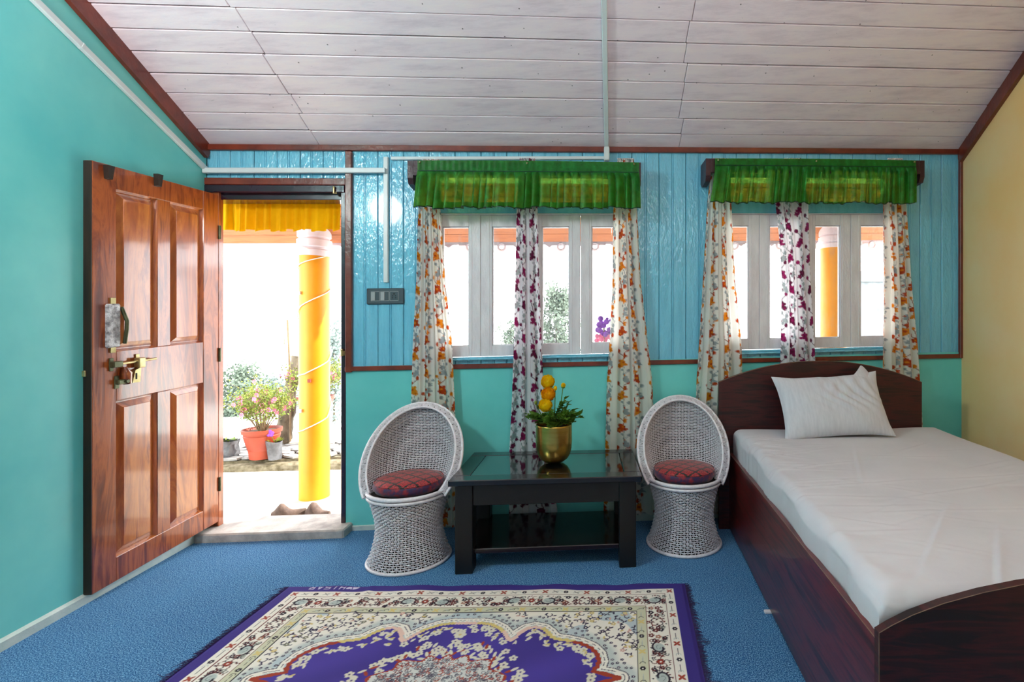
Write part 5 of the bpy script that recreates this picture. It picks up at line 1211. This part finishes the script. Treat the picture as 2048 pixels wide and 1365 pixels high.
# potted plants
def bush(t, w_, h_, z0, nb_, leafs, mleaf, mflow, nfl, seed, lsz=.012):
    r = random.Random(seed); tips = []; mb = MB()
    for i in range(nb_):
        a = r.uniform(0, 2*PI); R_ = w_*r.uniform(.35, 1); hh = h_*r.uniform(.5, 1)*(1-.25*(R_/w_)**2); e_ = Vector((R_*math.cos(a), R_*math.sin(a)*.7, z0+hh)); b_ = Vector((.02*math.cos(a), .02*math.sin(a), z0-.02))
        md = Vector((e_.x*.42, e_.y*.42, z0+hh*.42)); mb.tube([b_, md, e_], [.005, .0035, .0015], 5)
        for q_ in range(5):
            s_2 = md.lerp(e_, .2+.16*q_); e2 = s_2+Vector((r.uniform(-.09, .09), r.uniform(-.07, .07), r.uniform(.03, .1)))*(w_/.25); mb.tube([s_2, e2], [.002, .001], 4); tips += [e2, s_2.lerp(e2, .5), s_2]
        tips.append(e_)
    mb.build('branch', M_twig, t, True)['kind'] = 'stuff'
    mb = MB()
    for i in range(leafs):
        c = r.choice(tips)+Vector((r.gauss(0, .018), r.gauss(0, .018), r.gauss(0, .016)))*(w_/.25); d_ = Vector((r.gauss(0, 1), r.gauss(0, 1), r.gauss(.3, 1))).normalized(); s3 = d_.orthogonal().normalized()*lsz*.35; n3 = d_.cross(s3).normalized()*lsz*.15
        mb.add([c, c+d_*lsz*.5+s3+n3, c+d_*lsz, c+d_*lsz*.5-s3+n3], [(0, 1, 2, 3)])
    o = mb.build('foliage', mleaf, t); o['kind'] = 'stuff'
    mb = MB()
    for i in range(nfl):
        c = r.choice(tips)+Vector((r.gauss(0, .01), r.gauss(0, .01)-.01, r.gauss(0, .01)))
        for k_ in range(5):
            a = 2*PI*k_/5; e_ = c+Vector((math.cos(a)*lsz*.9, -lsz*.4, math.sin(a)*lsz*.9)); w2 = Vector((-math.sin(a), 0, math.cos(a)))*lsz*.45; mb.add([c, e_-w2, e_*1+Vector((0, -.002, 0)), e_+w2], [(0, 1, 2, 3)])
    if nfl: mb.build('blossom', mflow, t)['kind'] = 'stuff'
def pot(label, loc, rt_, rb, h, mat=M_terra):
    t = thing('flower_pot', label, 'flower pot', loc); m = MB()
    m.lathe([(rb, 0), (rb*1.08, h*.28), (rb*1.12, h*.3), (rt_*.93, h*.78), (rt_*.9, h*.8), (rt_*.93, h*.86), (rt_, h*.87), (rt_*1.02, h*.99), (rt_*.97, h), (rt_*.93, h*.97), (rt_*.88, h*.9)], 36); m.build('pot_wall', mat, t, .5)
    m = MB(); m.lathe([(.001, h*.93), (rt_*.9, h*.9), (rt_*.9, h*.88)], 20); m.build('soil', M_soil, t, True); return t
Pp = Pz(524, 916, PZ+.05); hz = .275
pt_ = pot('terracotta-coloured plastic pot holding the pink azalea on the kerb', Pp, .158, .098, hz)
t = thing('azalea_bush', 'pink-flowering azalea bush with yellow-green leaves in the terracotta pot', 'shrub', Pp+Vector((0, 0, hz*.93))); bush(t, .36, .46, 0, 26, 2600, M_bush, M_pink, 46, 4, .022)
Pb = Pz(555, 917, PZ+.05); bg_ = thing('plant_bag', 'small black grow bag with a violet flower, right of the terracotta pot', 'grow bag', Pb+Vector((0, -.04, 0)))
m = MB(); vs = []
for i, (hh, sc_) in enumerate(((0, .8), (.06, .9), (.12, .95), (.17, 1.05), (.165, .95))):
    for k_ in range(12):
        a = 2*PI*k_/12; ww = .068*sc_*(1+.08*math.sin(3*a+i)); vs.append((ww*math.cos(a), ww*math.sin(a)*.8, hh+.006*math.sin(2*a)*(i > 2)))
m.add(vs, [(i*12+k_, i*12+(k_+1) % 12, (i+1)*12+(k_+1) % 12, (i+1)*12+k_) for i in range(4) for k_ in range(12)]+[tuple(range(11, -1, -1))]); m.build('bag_wall', M_bag, bg_, True)
t = thing('pansy_plant', 'low leafy plant with one violet flower in the black grow bag', 'flowering plant', Pb+Vector((0, -.04, .16))); 
m = MB(); r = random.Random(8)
for i in range(26):
    a = r.uniform(0, 6.28); c = Vector((.04*math.cos(a), .03*math.sin(a), .005)); d_ = Vector((math.cos(a), math.sin(a), r.uniform(.2, 1))).normalized(); s3 = d_.cross(Vector((0, 0, 1))).normalized()*.012; m.add([c, c+d_*.022+s3, c+d_*.045, c+d_*.022-s3], [(0, 1, 2, 3)])
m.build('foliage', M_bush, t); m = MB()
for k_ in range(5): a = 2*PI*k_/5+.3; m.ball((-.02+.022*math.cos(a), -.03, .085+.018*math.sin(a)), .02, 8, (1, .3, .8))
m.build('flower_head', M_purple, t, True); m = MB(); m.tube([(0, 0, 0), (-.02, -.025, .08)], .002, 5); m.build('stem', M_leaf, t)
Pq = Pz(664, 905, PZ+.05)+Vector((0, .35, 0)); Pq.x = (632-PX)/F*Pq.y
pt2 = pot('terracotta pot on a stand mostly hidden behind the yellow pillar', Pq+Vector((0, 0, .24)), .17, .1, .26); m = MB(); m.lathe([(.09, -.24), (.07, -.2), (.07, -.03), (.1, -.0)], 20); m.build('stand', M_bark, pt2)
t = thing('azalea_bush', 'flowering azalea bush behind the yellow pillar', 'shrub', Pq+Vector((0, 0, .24+.24))); bush(t, .36, .42, 0, 22, 2200, M_bush, M_pink, 26, 14, .022)
# mossy trunk
Pt = Pz(568, 905, PZ+.03)+Vector((0, .25, 0)); tt = thing('tree_trunk', 'leaning mossy bare tree trunk behind the azalea pot', 'tree trunk', Pt)
tp = P(594, 712, Pt.y)-Pt; mdp = P(575, 820, Pt.y)-Pt; m = MB(); pts = []; rs = []
rr4 = random.Random(2); b_ = P(562, 895, Pt.y)-Pt
for k_ in range(16):
    f_ = k_/15; p = b_.lerp(mdp, f_*2) if f_ < .5 else mdp.lerp(tp, f_*2-1); pts.append(p+Vector((rr4.uniform(-.008, .008), 0, 0))); rs.append(.085-.035*f_+rr4.uniform(-.008, .01))
m.tube(pts, rs, 12); m.build('trunk_wood', M_bark, tt, True)
m = MB(); q1, q2 = P(575, 640, Pt.y-.15)-Pt, P(581, 884, Pt.y-.15)-Pt; m.tube([q1, q1.lerp(q2, .5)+Vector((.012, 0, 0)), q2], .009, 6); tag(m.build('bamboo_stake', M_twig, smooth=True, loc=Pt), 'thin dry cane standing in front of the mossy trunk', 'cane')
# woven basket of plants at the left of the doorway, grey post
Pa = Pz(452, 912, PZ+.05); t = thing('plant_bag', 'crumpled dark grow bag at the left edge of the doorway', 'grow bag', Pa); m = MB(); vs = []
for i, (hh, sc_) in enumerate(((0, 1), (.05, 1.05), (.1, .95), (.15, 1.0), (.145, .9))):
    for k_ in range(14): a = 2*PI*k_/14; ww = .11*sc_*(1+.1*math.sin(5*a+i*2)); vs.append((ww*math.cos(a), ww*math.sin(a)*.8, hh+.008*math.sin(3*a)*(i > 2)))
m.add(vs, [(i*14+k_, i*14+(k_+1) % 14, (i+1)*14+(k_+1) % 14, (i+1)*14+k_) for i in range(4) for k_ in range(14)]+[tuple(range(13, -1, -1))]); m.build('bag_wall', M_bag, t, True)
m = MB(); r = random.Random(18)
for i in range(40):
    a = r.uniform(0, 6.28); c = Vector((.07*math.cos(a), .05*math.sin(a), .14)); d_ = Vector((math.cos(a), math.sin(a), r.uniform(.2, 1))).normalized(); s3 = d_.cross(Vector((0, 0, 1))).normalized()*.01; m.add([c, c+d_*.02+s3, c+d_*.04, c+d_*.02-s3], [(0, 1, 2, 3)])
m.build('seedling_leaves', M_bush, t)['kind'] = 'stuff'
Pg = Pz(494, 905, PZ+.05)+Vector((0, .2, 0)); t = thing('stone_post', 'short weathered grey post behind the kerb left of the terracotta pot', 'post', Pg); m = MB(); m.lathe([(.042, -.05), (.045, .1), (.04, .2), (.038, .235), (.03, .24)], 12); m.build('post_shaft', M_bark, t, .6)
# grass tufts
for px, lb in ((482, 'grass tuft beside the grey post outside'), (668, 'pale grass tuft seen right of the yellow pillar')):
    Pg = Pz(px, 905, PZ+.05)+Vector((0, .3, 0)); t = thing('grass_tuft', lb, 'grass', Pg); m = MB(); r = random.Random(px)
    for i in range(90):
        a = r.uniform(0, 6.28); l_ = r.uniform(.12, .3); b_ = Vector((r.uniform(-.05, .05), r.uniform(-.04, .04), -.03)); e_ = b_+Vector((math.cos(a)*l_*.35, math.sin(a)*l_*.3, l_)); sd_ = Vector((.0035, 0, 0)); md = b_.lerp(e_, .55)+Vector((0, 0, l_*.1)); m.add([b_-sd_, b_+sd_, md+sd_*.8, e_, md-sd_*.8], [(0, 1, 2, 4), (4, 2, 3)])
    o = m.build('blades', M_haze1, t); o['kind'] = 'stuff'
# distant trees, their haze put into the leaf colours
def tree(label, px, pyb, pyt, wpx, Y, mat, seed, n=2600):
    r = random.Random(seed); base_ = P(px, pyb, Y); h = (pyb-pyt)/F*Y; w_ = wpx/F*Y/2; base_.z = min(base_.z, base_.z)
    t = thing('hazy_tree', label, 'tree', base_); m = MB(); m.tube([(0, 0, -1.5), (0, 0, h*.7)], [w_*.09, w_*.03], 7); m.build('trunk', M_bark, t, True)
    m = MB(); cl = [(r.gauss(0, .5)*w_, r.gauss(0, .4)*w_, h*r.uniform(-.1, .9)) for _ in range(90)]; lz = .05*w_+.03
    for i in range(n):
        c0_ = r.choice(cl); f_ = c0_[2]/h; k2 = 1-.65*f_; c = Vector((c0_[0]*k2*1.2+r.gauss(0, .15*w_), c0_[1]*k2+r.gauss(0, .15*w_), c0_[2]+r.gauss(0, .07*h)))
        d_ = Vector((r.gauss(0, 1), r.gauss(0, 1), r.gauss(0, 1))).normalized(); s3 = d_.orthogonal().normalized()*lz*.6; m.add([c-d_*lz, c+s3, c+d_*lz, c-s3], [(0, 1, 2, 3)])
    m.build('foliage', mat, t)['kind'] = 'stuff'
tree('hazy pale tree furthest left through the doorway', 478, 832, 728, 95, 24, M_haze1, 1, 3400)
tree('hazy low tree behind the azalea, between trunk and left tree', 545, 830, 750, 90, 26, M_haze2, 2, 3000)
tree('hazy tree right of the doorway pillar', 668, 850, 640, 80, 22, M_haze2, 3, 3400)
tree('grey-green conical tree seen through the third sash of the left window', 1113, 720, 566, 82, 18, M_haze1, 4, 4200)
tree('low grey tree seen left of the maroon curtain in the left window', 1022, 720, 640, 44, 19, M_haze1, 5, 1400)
# violet and pink flowers hanging outside the left window
Pf = P(1208, 664, 3.75); t = thing('hanging_flowers', 'violet and pink flowers outside the right sash of the left window', 'flowers', Pf); r = random.Random(5); m = MB(); m2 = MB()
for i in range(26):
    c = (r.uniform(-.045, .055), r.uniform(-.04, .04), r.uniform(-.02, .1)); m.ball(c, r.uniform(.012, .024), 6, (1, .5, 1))
for i in range(18): m2.ball((r.uniform(-.06, .05), r.uniform(-.04, .04), r.uniform(-.08, -.02)), r.uniform(.01, .02), 6, (1, .5, 1))
m.build('violet_blossom', M_purple, t, True)['kind'] = 'stuff'; m2.build('pink_blossom', M_pink, t, True)['kind'] = 'stuff'; m = MB(); m.tube([(0, 0, -.72-.52), (0, 0, .03)], .006, 6); m.build('stem', M_twig, t)
# pale prayer flag on a pole
Pf = P(556, 600, 7.5); t = thing('flag_pole', 'pale yellow flag hanging limp on a thin pole in the haze outside', 'flag', Vector((Pf.x, Pf.y, -3))); m = MB(); top_ = P(572, 505, 7.5)-t.location; m.tube([(top_.x+.03, 0, 0), (top_.x, 0, top_.z)], .012, 6); m.build('pole', M_cable, t)
M_flag = paint('pale_flag_cloth', (206, 204, 168), (222, 220, 188), .9, bst=0)
m = MB(); vs = [];
loc = t.location
rowsf = [(520, 571, 572), (545, 560, 571), (580, 536, 570), (600, 556, 570), (640, 560, 569), (690, 564, 567)]
for py, a, b in rowsf:
    for k_ in range(6): f_ = k_/5; p = P(a+(b-a)*f_, py+(6 if f_ < .3 else 0), 7.5)-loc; vs.append((p.x, p.y+.04*math.sin(f_*6+py*.05), p.z))
m.add(vs, [(i*6+k_, i*6+k_+1, (i+1)*6+k_+1, (i+1)*6+k_) for i in range(5) for k_ in range(5)]); m.build('cloth', M_flag, t, True)
# distant shed roof band seen through right window
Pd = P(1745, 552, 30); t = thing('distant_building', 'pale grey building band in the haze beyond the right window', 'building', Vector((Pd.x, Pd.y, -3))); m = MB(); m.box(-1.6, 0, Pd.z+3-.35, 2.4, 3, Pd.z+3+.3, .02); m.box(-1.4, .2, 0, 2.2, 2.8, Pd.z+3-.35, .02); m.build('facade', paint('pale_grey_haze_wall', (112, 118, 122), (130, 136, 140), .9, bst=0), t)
# shoes on the porch
def shoe(label, px, flip):
    Y_ = 3.34; x = (px-PX)/F*Y_; t = thing('shoe', label, 'shoe', (x, Y_, PZ), .3*flip, 'pair of brown slip-on shoes'); m = MB(); L_ = .2; vs = []; ns = 12; rg = 10
    for i in range(ns+1):
        f_ = i/ns; xx = -L_/2+L_*f_; hgt = .028+.055*math.exp(-((f_-.28)/.17)**2)+.012*f_; wd_ = .042*math.sin(PI*min(1, max(.06, f_*.96+.02)))**.5
        for k_ in range(rg): a = PI*k_/(rg-1); vs.append((xx, wd_*math.cos(a), .012+hgt*math.sin(a)**.8))
    m.add(vs, [(i*rg+k_, i*rg+k_+1, (i+1)*rg+k_+1, (i+1)*rg+k_) for i in range(ns) for k_ in range(rg-1)]+[tuple(range(rg)), tuple(ns*rg+k_ for k_ in range(rg-1, -1, -1))]); m.build('upper', M_shoe, t, True)
    m = MB(); pl = [(-.1+.2*(.5-.5*math.cos(a))*1.02, .046*math.sin(a)) for a in np.linspace(0, 2*PI, 25)[:-1]]; pl = [(.102*math.cos(a), .045*math.sin(a)) for a in np.linspace(0, 2*PI, 25)[:-1]]; m.prism(pl, 0, .014, 'z'); m.build('sole', M_doore, t)
shoe('left brown shoe on the porch just beyond the threshold', 578, 1); shoe('right brown shoe on the porch, nearer the pillar', 636, -1)
